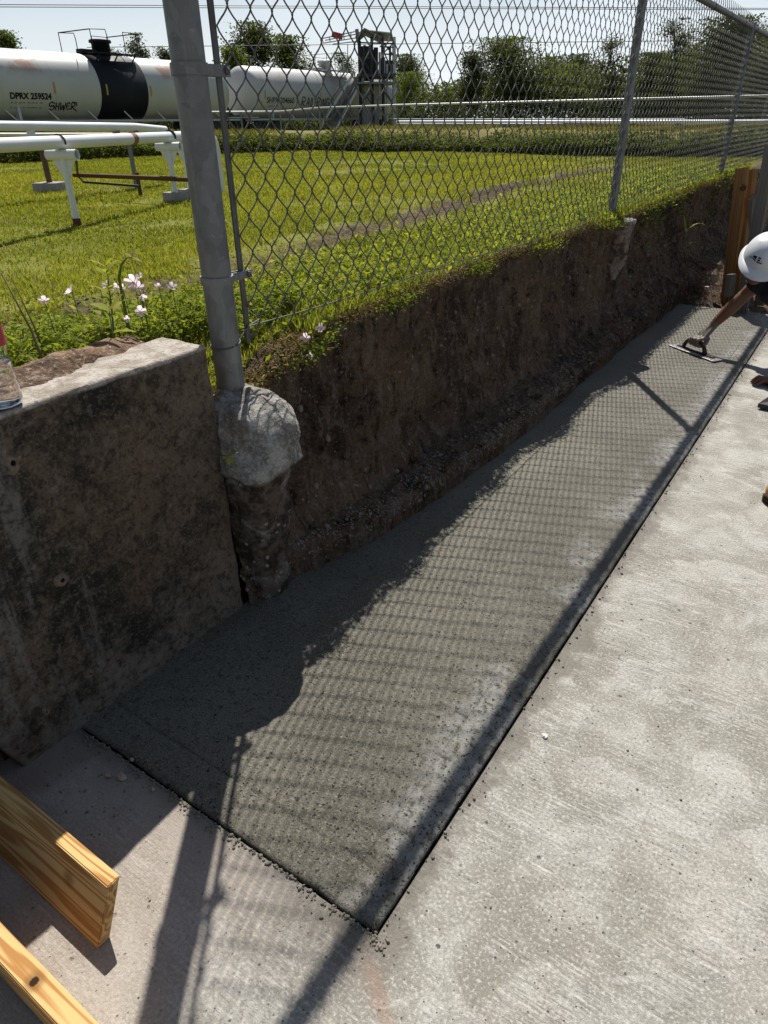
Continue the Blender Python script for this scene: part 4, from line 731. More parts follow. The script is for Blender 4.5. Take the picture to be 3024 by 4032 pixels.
MB().lathe([(.0135, .197), (.0148, .198), (.0148, .210), (.0135, .212), (.002, .2125)], 24).build('cap', plain('white_cap', (.75, .75, .76), .5), bottle, True)

# ------------------------------------------------------------------ worker
def dpf(x, y, d): return dp(x/PX, y/PX, d)
def remesh(o, vox, sm=4):
    m = o.modifiers.new('merge', 'REMESH'); m.mode = 'VOXEL'; m.voxel_size = vox; m.use_smooth_shade = True
    s = o.modifiers.new('smooth', 'SMOOTH'); s.factor = .5; s.iterations = sm
SKIN = NM('skin', .55, .35); f_ = SKIN.noise(30, 4); SKIN.b.inputs['Subsurface Weight'].default_value = .08; SKIN.b.inputs['Subsurface Radius'].default_value = (.01, .004, .002)
_d = SKIN.n('VectorMath', {0: SKIN.pos(), 1: (-.80, -.40, .09)}, operation='DISTANCE').outputs['Value']; _d = SKIN.math('ADD', _d, SKIN.math('MULTIPLY', SKIN.math('SUBTRACT', f_, .5), .06))
SKIN = SKIN.set(SKIN.mix(SKIN.math('MULTIPLY', SKIN.smooth(_d, .15, .09), .8), SKIN.mix(f_, (.12, .05, .026), (.17, .078, .042)), (.17, .15, .13)), SKIN.bump(SKIN.noise(140, 3), .2, .002))
GLOVE = plain('cement_dusted_skin', (.20, .175, .155), .85, .15, 0, .35, 50, .3); SHIRT = NM('dark_shirt', .9, .15); wv = SHIRT.noise(9, 5, .6); SHIRT = SHIRT.set(SHIRT.mix(wv, (.010, .012, .018), (.028, .032, .045)), SHIRT.bump(wv, .6, .03))
DENIM = plain('work_trousers', (.035, .045, .075), .9, .15, 0, .3, 25, .3); HATM = NM('white_hard_hat', .38, .45); sc_ = HATM.noise(14, 6, .7); HATM = HATM.set(HATM.mix(HATM.smooth(sc_, .52, .72), (.52, .53, .54), (.34, .335, .33)))
v3 = lambda *a: np.array(a, float)
FU = v3(.826, -.564, 0); FV = v3(.564, .826, 0); FC = v3(-.71, 4.576, .0)              # float: blade direction, across, centre
GR = FC-FU*.01+v3(0, 0, .075)
WR = dpf(2812, 1276, 4.2); SR = dpf(3012, 1092, 3.98); SL = dpf(3175, 1120, 3.75); EL = (WR+SR)*.5+v3(.02, .03, .035)
HEAD = dpf(3003, 1025, 3.86); CH = (SR+SL)/2+v3(.0, .12, -.04); HIP = v3(.12, 5.18, .46)
LH = v3(-.235, 4.195, .018); LW = v3(-.155, 4.235, .05); LE = (LW+SL)/2+v3(.09, .06, -.02)
KN = [v3(-.04, 4.86, .055), v3(.3, 4.83, .055)]; FT = [v3(.02, 5.30, .06), v3(.34, 5.28, .06)]; HP = [HIP+v3(-.09, .05, 0), HIP+v3(.1, .05, 0)]
worker = empty('person', (0.1, 5.0, 0)); W0 = v3(.1, 5.0, 0)
tag(worker, 'kneeling worker in a white hard hat and dark shirt smoothing the fresh concrete', 'person')
def rel(mb): mb.v = [tuple(np.array(p)-W0) for p in mb.v]; return mb
b = MB(); C_ = b.capsule
C_(WR, .027, WR*.45+EL*.55, .04); C_(WR*.45+EL*.55, .04, EL, .037); C_(EL, .037, EL*.4+SR*.6, .046); C_(EL*.4+SR*.6, .046, SR, .05)
C_(LW, .026, LW*.5+LE*.5, .038); C_(LW*.5+LE*.5, .038, LE, .036); C_(LE, .036, SL, .05)
C_(SR, .055, CH, .1); C_(SL, .055, CH, .1); C_(CH, .13, CH*.5+HIP*.5, .125); C_(CH*.5+HIP*.5, .125, HIP, .13); NK = CH+v3(-.01, -.02, .05); C_(NK, .065, HEAD+v3(0, .02, -.03), .058)
for h, k, f in zip(HP, KN, FT): C_(h, .085, k, .055); C_(k, .055, k*.45+f*.55, .052); C_(k*.45+f*.55, .052, f, .04); C_(f, .04, f+v3(.01, .16, -.015), .032)
# head: skull, jaw, nose, ears, brow (bowed towards the float)
HB = -FW*.62-v3(0, 0, 1)*.62-RT*.35; HB = v3(HB[0], HB[1], HB[2]); HB /= np.linalg.norm(HB); HT = v3(0, 0, 1)*.8-FW*.45; HT -= HB*HT.dot(HB); HT /= np.linalg.norm(HT); HS = np.cross(HB, HT)
hp = lambda f, s, u: HEAD+HB*f+HS*s+HT*u
C_(hp(-.02, 0, .0), .088, hp(.012, 0, .0), .083); C_(hp(.03, 0, -.05), .062, hp(.04, 0, -.085), .045); C_(hp(.088, 0, -.025), .010, hp(.103, 0, -.052), .014)
for s in (-1, 1): C_(hp(-.005, s*.083, -.035), .011, hp(-.012, s*.088, -.005), .013); C_(hp(.083, s*.032, -.018), .012, hp(.083, s*.03, -.019), .012)
C_(hp(.086, -.02, -.078), .008, hp(.086, .02, -.078), .008)
# right hand closed on the float's grip
pal0 = WR+(GR-WR)*.25; kn = []
for i, s in enumerate((.034, .013, -.008, -.028)):
    K = GR+FU*s+FV*.024+v3(0, 0, .028-.004*abs(i-1)); kn.append(K); C_(WR+FU*s*.5, .016, K, .0125)
    M1 = GR+FU*s-FV*(.022+.004*(i in (1, 2)))+v3(0, 0, .021); M2 = GR+FU*(s-.001)-FV*.029+v3(0, 0, -.008); TP = GR+FU*(s-.002)-FV*.008+v3(0, 0, -.023)
    r = (.0098, .0102, .0098, .0086)[i]; C_(K, r*1.12, M1, r); C_(M1, r, M2, r*.94); C_(M2, r*.94, TP, r*.85)
C_(WR, .024, GR+FV*.045+v3(0, 0, .03), .027)
T0 = GR+FU*.035+FV*.05+v3(0, 0, .02); T1 = GR+FU*.055+FV*.022+v3(0, 0, -.002); T2 = GR+FU*.045-FV*.004+v3(0, 0, -.02); C_(T0, .016, T1, .012); C_(T1, .012, T2, .0098)
# left hand flat on the pavement, fingers spread
hd = v3(-.86, -.5, 0); hd /= np.linalg.norm(hd); hn = v3(-hd[1], hd[0], 0)
C_(LW, .024, LH-hd*.01+v3(0, 0, .006), .02)
for i, s in enumerate((.032, .011, -.011, -.031)):
    K = LH+hd*.022+hn*s+v3(0, 0, .008); ang = (-.03+s)*1.; dd = hd+hn*s*6; dd /= np.linalg.norm(dd); Lf = (.066, .075, .070, .055)[i]
    C_(LH-hd*.03+hn*s*.7, .014, K, .0115); M = K+dd*Lf*.5+v3(0, 0, .007); E_ = K+dd*Lf+v3(0, 0, -.016); C_(K, .0105, M, .0098); C_(M, .0098, E_, .008)
C_(LH-hd*.03+hn*.03, .014, LH+hd*.005+hn*.062, .011); C_(LH+hd*.005+hn*.062, .011, LH+hd*.035+hn*.072+v3(0, 0, -.007), .009)
bo = rel(b).build('body', SKIN, worker, True); bo.data.materials.append(GLOVE); remesh(bo, .0042, 3)
GLOVEB = MB(); o_ = GLOVEB
# short-sleeved shirt
s = MB(); C_ = s.capsule; SH = SR+(EL-SR)*.62
def cuff(a, ra, bb, rb):                                # sleeve that ends in an open, cleanly cut hem
    t = Vector(bb)-Vector(a); n = t.normalized(); s.tube([Vector(a), Vector(a)+t*.5, Vector(bb), Vector(bb)-n*.012, Vector(a)+t*.3], [ra, (ra+rb)*.5, rb, rb*.86, ra*.7], 20)
C_(SR, .075, SR+(SH-SR)*.4, .066); cuff(SR, .075, SH, .062); C_(SL, .072, SL+(LE-SL)*.5, .066); C_(SR, .078, CH, .125); C_(SL, .078, CH, .125); C_(CH, .15, CH*.5+HIP*.5, .145); C_(CH*.5+HIP*.5, .145, HIP, .15); C_(NK, .085, NK+v3(0, 0, -.03), .09)
so = rel(s).build('shirt', SHIRT, worker, True); remesh(so, .008, 3)
p = MB(); C_ = p.capsule
for h, k, f in zip(HP, KN, FT): C_(h, .12, k, .075); C_(k, .075, f, .062)
C_(HP[0], .14, HP[1], .14); po = rel(p).build('trousers', DENIM, worker, True); remesh(po, .012, 3)
for f in FT:
    p = MB(); p.capsule(f+v3(0, -.04, .0), .056, f+v3(0, .04, .0), .05); p.capsule(f+v3(0, .02, .0), .05, f+v3(.01, .19, -.018), .042); o = rel(p).build('boot', MAT['dark'], worker, True); remesh(o, .008, 3)
# hard hat
MH = Matrix((Vector(HB), Vector(HS), Vector(HT))).transposed().to_4x4(); MH.translation = Vector(HEAD-W0+HT*.02-HB*.012)
def hat_prof():
    v = []; f = []; n = 56; rings = []
    for k in range(15): t = k/14*math.pi/2; rings.append((math.cos(t), math.sin(t)))
    rings = [(1.0, -.05)]+rings
    for (rr, h) in rings:
        for j in range(n):
            a = 2*math.pi*j/n; x = .142*math.cos(a); y = .112*math.sin(a); ridge = .006*math.exp(-(y*rr/.018)**2)*(h > .2)
            v.append((x*max(rr, .004), y*max(rr, .004), .128*h+ridge))
    m = len(rings)
    for i in range(m-1):
        for j in range(n): f.append((i*n+j, i*n+(j+1) % n, (i+1)*n+(j+1) % n, (i+1)*n+j))
    f.append(tuple((m-1)*n+j for j in range(n))); return v, f, n
v, f, n = hat_prof(); mb = MB().add(v, f); mb.v = [tuple(MH @ Vector(q)) for q in mb.v]; hat = mb.build('hard_hat', HATM, worker, True)
v = []; f = []
for (k0, dz) in ((.985, .0), (1., -.012), (1.0, -.016), (.97, -.009)):
    for j in range(n):
        a = 2*math.pi*j/n; c = max(0, math.cos(a)); ex = (.018+.045*c**2.2) if k0 == 1. else 0; v.append((.142*k0*math.cos(a)+ex*math.cos(a), .112*k0*math.sin(a)+ex*math.sin(a)*.9, dz-.006*(k0 == 1.)*c))
for i in range(3):
    for j in range(n): f.append((i*n+j, i*n+(j+1) % n, (i+1)*n+(j+1) % n, (i+1)*n+j))
mb = MB().add(v, f); mb.v = [tuple(MH @ Vector(q)) for q in mb.v]; mb.build('brim', HATM, hat, True)
def on_hat(y, h):                                       # point on the dome's front, just proud of it
    rr = math.sqrt(max(0, 1-(h/.128)**2)); x = .142*math.sqrt(max(0, rr*rr-(y/.112)**2)); return Vector((x+.0025, y, h))
mb = MB()
for quad in (((-.004, .052), (.018, .052), (.013, .062), (-.004, .066)), ((-.004, .042), (.034, .042), (.026, .048), (-.004, .049)), ((-.012, .040), (-.040, .040), (-.040, .047), (-.012, .047)), ((-.012, .050), (-.040, .050), (-.040, .057), (-.012, .057)), ((-.012, .060), (-.036, .060), (-.036, .067), (-.012, .067))):
    pts = [on_hat(a+.042, c) for a, c in quad]; mb.add([tuple(MH @ q) for q in pts], [(0, 1, 2, 3)])
mb.build('emblem', MAT['ink'], hat)
# hand float
MAG = plain('steel_blade', (.32, .32, .32), .38, .5, .8, .2, 30); GRIP = plain('dark_red_grip', (.055, .022, .02), .55, .35, 0, .3, 40)
fl_o = empty('concrete_float', tuple(FC)); tag(fl_o, 'steel concrete float with dark handle under the worker hand', 'float')
R3 = Matrix((Vector(FU), Vector(FV), Vector((0, 0, 1)))).transposed()
MB().box(R3 @ Vector((0, 0, .0085)), (.385, .085, .007), R3, .002).build('blade', MAG, fl_o)
MB().box(R3 @ Vector((-.0, 0, .016)), (.30, .022, .008), R3, .002).build('spine', GRIP, fl_o)
hpts = [(-.105, .018), (-.098, .04), (-.082, .062), (-.06, .074), (-.01, .078), (.035, .074), (.055, .062), (.068, .04), (.075, .018)]
MB().tube([R3 @ Vector((a, 0, c)) for a, c in hpts], [.013, .012, .012, .0135, .014, .0135, .012, .013, .016], 14).build('handle', GRIP, fl_o, True)
# second trowel at the right edge and a boot tip
tr = empty('pointed_trowel', tuple(onz(2995/PX, 1590/PX, 0))); tag(tr, 'dark pointed trowel resting on the pavement at the right edge', 'trowel'); T0 = np.array(tr.location)
tip = onz(2986/PX, 1588/PX, .03)-T0; MB().add([tuple(tip), tuple(tip+v3(.17, -.02, .0)), tuple(tip+v3(.15, .13, .02)), tuple(tip+v3(.03, .06, .02)), tuple(tip+v3(0, 0, -.022)), tuple(tip+v3(.17, -.02, -.03)), tuple(tip+v3(.15, .13, -.03)), tuple(tip+v3(.03, .06, -.028))], [(0, 1, 2, 3), (7, 6, 5, 4), (0, 4, 5, 1), (1, 5, 6, 2), (2, 6, 7, 3), (3, 7, 4, 0)]).build('blade', MAT['dark'], tr)
MB().tube([tip+v3(.15, .05, .01), tip+v3(.2, .06, .05), tip+v3(.32, .09, .05)], [.008, .012, .014], 10).build('handle', GRIP, tr, True)
TAN = plain('tan_leather', (.36, .21, .075), .7, .25, 0, .3, 18, .3); SOLE = plain('rubber_sole', (.03, .02, .015), .8, .2)
bp = onz(2999/PX, 1985/PX, 0); boot = empty('work_boot', (float(bp[0]+.13), float(bp[1]+.04), 0)); tag(boot, 'tan leather work boot toe at the right edge of the pavement', 'boot')
bd = v3(-.96, -.1, 0); bd /= np.linalg.norm(bd); bs = v3(-bd[1], bd[0], 0)
mb = MB(); mb.capsule(bd*.085+v3(0, 0, .055), .05, bd*.02+v3(0, 0, .058), .05); mb.capsule(bd*.02+v3(0, 0, .055), .05, -bd*.13+v3(0, 0, .06), .045); mb.capsule(-bd*.02+v3(0, 0, .09), .048, -bd*.11+v3(0, 0, .13), .05); mb.capsule(-bd*.11+v3(0, 0, .1), .05, -bd*.12+v3(0, 0, .26), .055); o = mb.build('upper', TAN, boot, True); remesh(o, .006, 4)
mb = MB(); n = 28; out = []
for k in range(n):
    a = 2*math.pi*k/n; x = math.cos(a); out.append(bd*(-.03+.165*x)+bs*(.047+.006*x)*math.sin(a))
mb.add([tuple(q+v3(0, 0, .001)) for q in out]+[tuple(q*1.02+v3(0, 0, .03)) for q in out], [(k, (k+1) % n, n+(k+1) % n, n+k) for k in range(n)]+[tuple(range(n-1, -1, -1)), tuple(range(n, 2*n))]); mb.build('sole', SOLE, boot)

# ------------------------------------------------------------------ white pipework on the lawn
LZ = .75
def onl(x, y): return onz(x, y, LZ)
pr = empty('white_pipeline', (-4.2, 2.74, LZ)); P0 = v3(-4.2, 2.74, LZ); tag(pr, 'thick white pipe on leaning tee supports crossing the lawn', 'pipeline')
def prt(name, mb, mat, par=None, base=P0): mb.v = [tuple(np.array(p)-base) for p in mb.v]; return smooth_by_angle(mb.build(name, mat, par), 40)
f1 = v3(-4.2, 2.74, LZ); f2 = v3(-4.75, 4.03, LZ); d12 = (f2-f1); d12[2] = 0; d12 /= np.linalg.norm(d12); dn = v3(d12[1], -d12[0], 0)
CZ = 1.145; R_ = .036; ptop = CZ+.030+R_
def pz(p): return v3(p[0], p[1], ptop)
pA = f1-d12*4.5; pE = onl(478, 417); PE = f2+d12*.42
run = [pz(pA), pz(f1), pz(f2), pz(f2+d12*.16)]
bend = [pz(f2+d12*(.74+.16*math.sin(t)))-v3(0, 0, .16*(1-math.cos(t))) for t in np.linspace(.15, math.pi/2, 8)]; last = bend[-1]
prt('main_pipe', MB().tube([pz(pA), pz(f1), pz(f2+d12*.70)], R_, 20), MAT['white'], pr)
prt('elbow', MB().tube([pz(f2+d12*.66), pz(f2+d12*.74)]+bend+[v3(last[0], last[1], LZ-.05)], [R_*1.3, R_*1.3]+[R_*1.3]*9, 20), MAT['white'], pr)
fr = f1+(f2-f1)*.62; prt('rust_ring', MB().tube([pz(fr)-d12*.03, pz(fr)+d12*.03], R_+.0015, 20, False), plain('rust_patch', (.22, .11, .06), .85, .2, 0, .6, 18), pr)
for f, nm in ((f1, 0), (f2, 1), (f2+d12*.28, 1)):
    sp = prt('pipe_support', MB().tube([v3(f[0], f[1], LZ+(.03 if nm == 0 else .05)), v3(f[0], f[1], CZ)], .020, 14), MAT['white'], pr)
    q = MB(); a = v3(f[0], f[1], CZ); q.v = []; L = .10
    for r, rev in ((.047, 0), (.038, 1)):
        pass
    mbx = MB().tube([a-dn*L, a+dn*L], .030, 18, False).tube([a-dn*L, a+dn*L], .0245, 18, False)
    mbx.add([tuple(a+s*dn*L+(Vector(v3(0, 0, 1))*math.cos(t)*r+Vector(d12)*math.sin(t)*r)) for s in (1, -1) for r in (.030, .0245) for t in np.linspace(0, 2*math.pi, 18, endpoint=False)], [(o+k, o+(k+1) % 18, o+18+(k+1) % 18, o+18+k) for o in (0, 36) for k in range(18)])
    prt('cross_tube', mbx, MAT['white'], sp)
    g = MB()
    for s in (-1, 1): g.add([tuple(v3(f[0], f[1], CZ-.024)+s*dn*.075+d12*w) for w in (-.004, .004)]+[tuple(v3(f[0], f[1], CZ-.13)+s*dn*.019+d12*w) for w in (-.004, .004)]+[tuple(v3(f[0], f[1], CZ-.024)+s*dn*.016+d12*w) for w in (-.004, .004)], [(0, 2, 4), (1, 5, 3), (0, 1, 3, 2), (2, 3, 5, 4), (4, 5, 1, 0)])
    prt('gusset', g, MAT['white'], sp)
    prt('base_shoe', MB().tube([v3(f[0], f[1], LZ-.04), v3(f[0], f[1], LZ+.04)], .025, 12) if nm == 0 else MB().box((f[0], f[1], LZ+.03), (.15, .15, .09), None, .01), MAT['rust'] if nm == 0 else MAT['block'], sp)
for s_ in (.0,):
    q = f1+v3(0, 0, 0); prt('clamp', MB().tube([pz(f1)+v3(.0, 0, 0)+(dn*math.cos(t)+v3(0, 0, 1)*math.sin(t))*(R_+.006) for t in np.linspace(-.3, 3.4, 12)], .005, 6), MAT['rust'], pr)
prt('clamp', MB().tube([pz(f2+d12*.06)+(dn*math.cos(t)+v3(0, 0, 1)*math.sin(t))*(R_+.008) for t in np.linspace(-.3, 3.4, 12)], .008, 6), MAT['dark'], pr)
# twin pipe run further back
hb = 6.9
q0 = at(-330, 269, 6.2); q1 = at(290, 275, 7.9); q2 = at(357, 281, 8.3)
p2 = empty('insulated_pipe', (float(q1[0]), float(q1[1]), LZ)); B2 = v3(q1[0], q1[1], LZ); tag(p2, 'thinner white pipe run behind the thick one, ending in a cut end', 'pipeline')
prt('pipe', MB().tube([q0, q1, q2], .036, 16), MAT['white'], p2, B2)
prt('lower_pipe', MB().tube([at(-330, 291, 6.4), at(330, 290, 8.1), at(350, 287, 8.25)], .012, 12), MAT['white'], p2, B2)
for x in (10, 240, 340): 
    a = q0+(q1-q0)*np.clip((x+330)/630, 0, 1); prt('saddle', MB().box((a[0], a[1], a[2]-.07), (.05, .05, .09), None, .004), MAT['white'] if x == 10 else MAT['grey'], p2, B2)
for (px, py, top) in ((298, 411, 318), (-150, 400, 285)):
    f = onl(px, py); prt('pipe_leg', MB().tube([v3(f[0], f[1], LZ-.05), v3(f[0], f[1], 1.17)], .014, 8).tube([v3(f[0]-.05, f[1]+.02, LZ+.0), v3(f[0]-.05, f[1]+.02, 1.17)], .012, 8), MAT['grey'], p2, B2)
# brown post on a block, and the low drain pipe
f = onl(112, 415); bp_ = empty('post_on_block', tuple(f)); tag(bp_, 'brown steel post standing on a concrete block under the white pipe', 'post'); prt('post', MB().tube([v3(f[0], f[1], LZ+.05), v3(f[0], f[1], 1.19)], .026, 12), MAT['brownpost'], bp_, f)
prt('block', MB().box((f[0], f[1], LZ+.03), (.24, .22, .11), Matrix.Rotation(.5, 3, 'Z'), .008), MAT['block'], bp_, f)
a = onz(160, 378, .93); c = onz(295, 383, .93); e = onz(410, 388, .93); dr = empty('drain_pipe', (float(a[0]), float(a[1]), LZ)); DB = v3(a[0], a[1], LZ); tag(dr, 'rusty brown drain pipe running low between the supports', 'pipe')
prt('upper_run', MB().tube([a, c, e], .017, 8), MAT['rust'], dr, DB)
k0 = onz(165, 350, 1.05); prt('lower_run', MB().tube([k0, onz(168, 380, .92), onz(180, 393, .87), onz(300, 402, .84)], .010, 8), MAT['dark'], dr, DB); g = onz(300, 400, .84); prt('drain_leg', MB().tube([g+v3(0, 0, .1), v3(g[0], g[1], LZ-.04)], .016, 8), MAT['rust'], dr, DB)
# ------------------------------------------------------------------ tank cars
def tankmat(name, rustk=1.):
    q = NM(name, .45, .4); x, y, z = q.xyz(); n = q.noise(.5, 5, .6); g = q.noise(3., 5, .65)
    c = q.mix(q.smooth(n, .35, .7), (.40, .405, .40), (.45, .45, .445)); c = q.mix(q.math('MULTIPLY', q.smooth(g, .55, .8), .25), c, (.42, .40, .37))
    r = q.noise(1., 4, .65, q.pos((.55, 1, .28), (0, 0, 0), (4.4, 0, .3))); rr = q.math('MULTIPLY', q.smooth(r, .52, .60), q.smooth(z, 2.6, 3.3)); c = q.mix(q.math('MULTIPLY', rr, .85*rustk), c, (.30, .13, .06))
    seam = q.math('LESS_THAN', q.math('ABSOLUTE', q.math('SUBTRACT', q.math('FRACT', q.math('MULTIPLY', x, .37)), .5)), .006); c = q.mix(q.math('MULTIPLY', seam, .5), c, (.3, .28, .26)); return q.set(c)
TR = 1.5; TZ = 2.35
def wrap(me_v, x0, a0, flip, R=TR+.014):
    out = []
    for (u, w, _) in me_v: a = a0+w/R; out.append((x0+u, -R*math.cos(a), TZ+R*math.sin(a)))
    return out
def text_mesh(body, size, bold=.0, shear=0.):
    cu = bpy.data.curves.new('txt', 'FONT'); cu.body = body; cu.size = size; cu.offset = bold; cu.shear = shear; cu.fill_mode = 'FRONT'; cu.resolution_u = 3; o = bpy.data.objects.new('txt', cu); COL.objects.link(o)
    bpy.context.view_layer.update(); dg = bpy.context.evaluated_depsgraph_get(); me = bpy.data.meshes.new_from_object(o.evaluated_get(dg)); v = [tuple(p.co) for p in me.vertices]; f = [tuple(p.vertices) for p in me.polygons]
    bpy.data.objects.remove(o); return v, f
def stroke(pts, w):
    pts = [np.array(p, float) for p in pts]; v = []; f = []
    for i, p in enumerate(pts):
        t = pts[min(i+1, len(pts)-1)]-pts[max(i-1, 0)]; t = t/(np.linalg.norm(t)+1e-9); n = np.array([-t[1], t[0]])*w/2; v += [(*(p+n), 0), (*(p-n), 0)]
    for i in range(len(pts)-1): f.append((2*i, 2*i+1, 2*i+3, 2*i+2))
    return v, f
def curve_pts(ctrl, m=5):                                # Catmull-Rom
    c = [np.array(p, float) for p in ctrl]; c = [c[0]]+c+[c[-1]]; out = []
    for i in range(1, len(c)-2):
        for k in range(m): t = k/m; out.append(.5*((2*c[i])+(-c[i-1]+c[i+1])*t+(2*c[i-1]-5*c[i]+4*c[i+1]-c[i+2])*t*t+(-c[i-1]+3*c[i]-3*c[i+1]+c[i+2])*t**3))
    return out+[c[-2]]
def tank_car(loc, rz, L, mat, label, band, number, graffiti, domex=0.):
    car = empty('tank_car', loc, rz); tag(car, label, 'tank car', 'white tank cars on the siding'); H_ = L/2; prof = []
    for k in range(9): t = k/8*math.pi/2; prof.append((max(TR*math.sin(t), .01), -H_+.85*(1-math.cos(t))))
    prof += [(TR, -H_+.85+(L-1.7)*k/8) for k in range(1, 8)]
    for k in range(9): t = math.pi/2*(1-k/8); prof.append((max(TR*math.sin(t), .01), H_-.85*(1-math.cos(t))))
    M = Matrix.Translation((0, 0, TZ)) @ Matrix.Rotation(math.pi/2, 4, 'Y'); sh = MB().lathe(prof, 64, M).build('tank_shell', mat, car, True)
    if band: MB().lathe([(TR+.001, -1.49), (TR+.008, -1.49), (TR+.008, 1.49), (TR+.001, 1.49)], 64, M, False).build('black_band', MAT['black'], sh, True)
    dk = MAT['black'] if band else MAT['lgrey']; z0 = TZ+TR
    MB().lathe([(.46, -.1), (.46, .52), (.56, .54), (.56, .64), (.5, .68), (.05, .7)], 24, Matrix.Translation((domex, 0, z0))).build('dome_housing', dk if band else MAT['lgrey'], car, True)
    MB().box((domex-1.0, -.1, z0+.1), (.9, .5, .22), None, .05).build('valve_box', dk, car)
    for sy in (-1, 1):
        pf = MB().box((domex, sy*1.05, z0+.0), (2.9, .55, .05)).build('platform', dk, car)
        for sx in (-1.1, 0, 1.1): MB().bar((domex+sx, sy*1.3, z0), (domex+sx, sy*.75, z0-.45), .05).build('platform_bracket', dk, pf)
    for sy in (-1.3, 1.3):
        MB().tube([(domex-1.45, sy, z0), (domex-1.45, sy, z0+.95), (domex-.55, sy, z0+1.0), (domex-.5, sy, z0+.75), (domex-.5, sy, z0)], .025, 6).build('railing', dk, car)
        MB().tube([(domex+1.45, sy, z0), (domex+1.45, sy, z0+.95), (domex+.5, sy, z0+.95), (domex+.5, sy, z0)], .025, 6).build('railing', dk, car)
    for sx in (-1.45, 1.45): MB().tube([(domex+sx, -1.3, z0+.95), (domex+sx, 1.3, z0+.95)], .025, 6).build('end_railing', dk, car)
    ld = MB(); 
    for sx in (-.2, .2): ld.tube([(domex+.2+sx, -1.33, z0), (domex+.2+sx, -TR-.22, TZ+.2), (domex+.2+sx, -TR-.22, .9)], .022, 6)
    for k in range(9): ld.tube([(domex, -TR-.22, 1.0+k*.28), (domex+.4, -TR-.22, 1.0+k*.28)], .015, 5)
    if not band: ld.build('ladder', dk, car)
    for sy in (-1.28, 1.28): MB().box((0, sy, TZ-TR+.03), (L+.5, .09, .10)).build('side_sill', MAT['lgrey'], car)
    for k in range(7):
        x = -H_+1.6+k*(L-3.2)/6; MB().bar((x+.35, -1.28, TZ-TR+.06), (x, -1.06, TZ-TR+.5), .06).build('sill_brace', MAT['lgrey'], car)
    for sx in (-1, 1):
        for sy in (-1.05, 1.05): MB().box((sx*(H_-2.2), sy, TZ-TR+.45), (.14, .34, .95), None, .03).build('saddle', MAT['lgrey'], car)
        tk = MB().box((sx*(H_-2.1), -.78, .48), (2.3, .16, .34), None, .06).box((sx*(H_-2.1), .78, .48), (2.3, .16, .34), None, .06).box((sx*(H_-2.1), 0, .5), (.5, 1.7, .3)).box((sx*(H_-2.1), 0, .8), (.6, .5, .4)).build('bogie', MAT['dark'], car)
        for wx in (-.88, .88):
            for wy in (-.76, .76): MB().lathe([(.02, -.06), (.46, -.06), (.46, .04), (.49, .07), (.02, .07)], 22, Matrix.Translation((sx*(H_-2.1)+wx, wy, .46)) @ Matrix.Rotation(math.pi/2, 4, 'X')).build('wheel', MAT['dark'], tk, True)
        MB().box((sx*(H_+.15), 0, .95), (1.3, .4, .35), None, .04).box((sx*(H_+.65), 0, .95), (.5, .22, .24), None, .04).build('coupler', MAT['dark'], car)
        MB().box((sx*(H_-.2), 0, 1.0), (.9, 2.7, .06)).build('end_deck', MAT['lgrey'], car)
    for x in ((-4.15, -1.18, 1.62) if band else (-7.3, -4.2, -1.6, 1.4)): MB().add(wrap([(u, w_, 0) for w_ in (0, .12, .24, .36, .48) for u in (0, .1)], x, -.22, 0, TR+.02), [(2*i, 2*i+1, 2*i+3, 2*i+2) for i in range(4)]).build('reflector_strip', MAT['yellow'], car)
    for body, sz, x, a, bold in number: v, f = text_mesh(body, sz, bold); MB().add(wrap(v, x, a, 0), f).build('lettering', MAT['ink'] if sz > .3 else MAT['faint'], car)
    for x, a, n in (((-6.42, -.51, 8), (-6.42, -.67, 8)) if band else ((-6.9, -.52, 5), (-5.4, -.62, 8))):    # stencil lines too small to read
        mb = MB()
        for k in range(n):
            w = random.uniform(.10, .2); mb.add(wrap([(k*.21, 0, 0), (k*.21+w, 0, 0), (k*.21+w, .06, 0), (k*.21, .06, 0)], x, a, 0), [(0, 1, 2, 3)])
        mb.build('stencil_line', MAT['faint'], car)
    x0, a0, strokes, sc, w = graffiti; mb = MB()
    for s_ in strokes: v, f = stroke(curve_pts([(p[0]*sc, p[1]*sc) for p in s_]), w); mb.add(wrap(v, x0, a0, 0, TR+.016), f)
    mb.build('graffiti', MAT['ink'], car); return car
TA = np.array([-36.0, 27.0]); TU = np.array([0., 1.]); RZ = math.atan2(TU[1], TU[0]); GZ = .60
SHW = [[(.75, .85), (.35, 1.05), (.0, .75), (.15, .5), (.6, .62), (.72, .35), (.4, .05), (.05, .2)], [(.2, .62), (.7, .5)], [(.95, 1.0), (.9, .05)], [(1.35, 1.0), (1.3, .0)], [(.9, .5), (1.35, .55)], [(1.55, 1.0), (1.65, .05), (1.9, .7), (2.05, .0), (2.25, 1.0)], [(2.9, .8), (2.6, 1.0), (2.4, .6), (2.55, .15), (2.95, .25)], [(2.42, .55), (2.8, .6)], [(3.1, .05), (3.12, 1.0), (3.5, .95), (3.5, .6), (3.12, .5), (3.4, .3), (3.95, -.1)], [(3.3, .95), (3.75, 1.0), (3.8, .6)]]
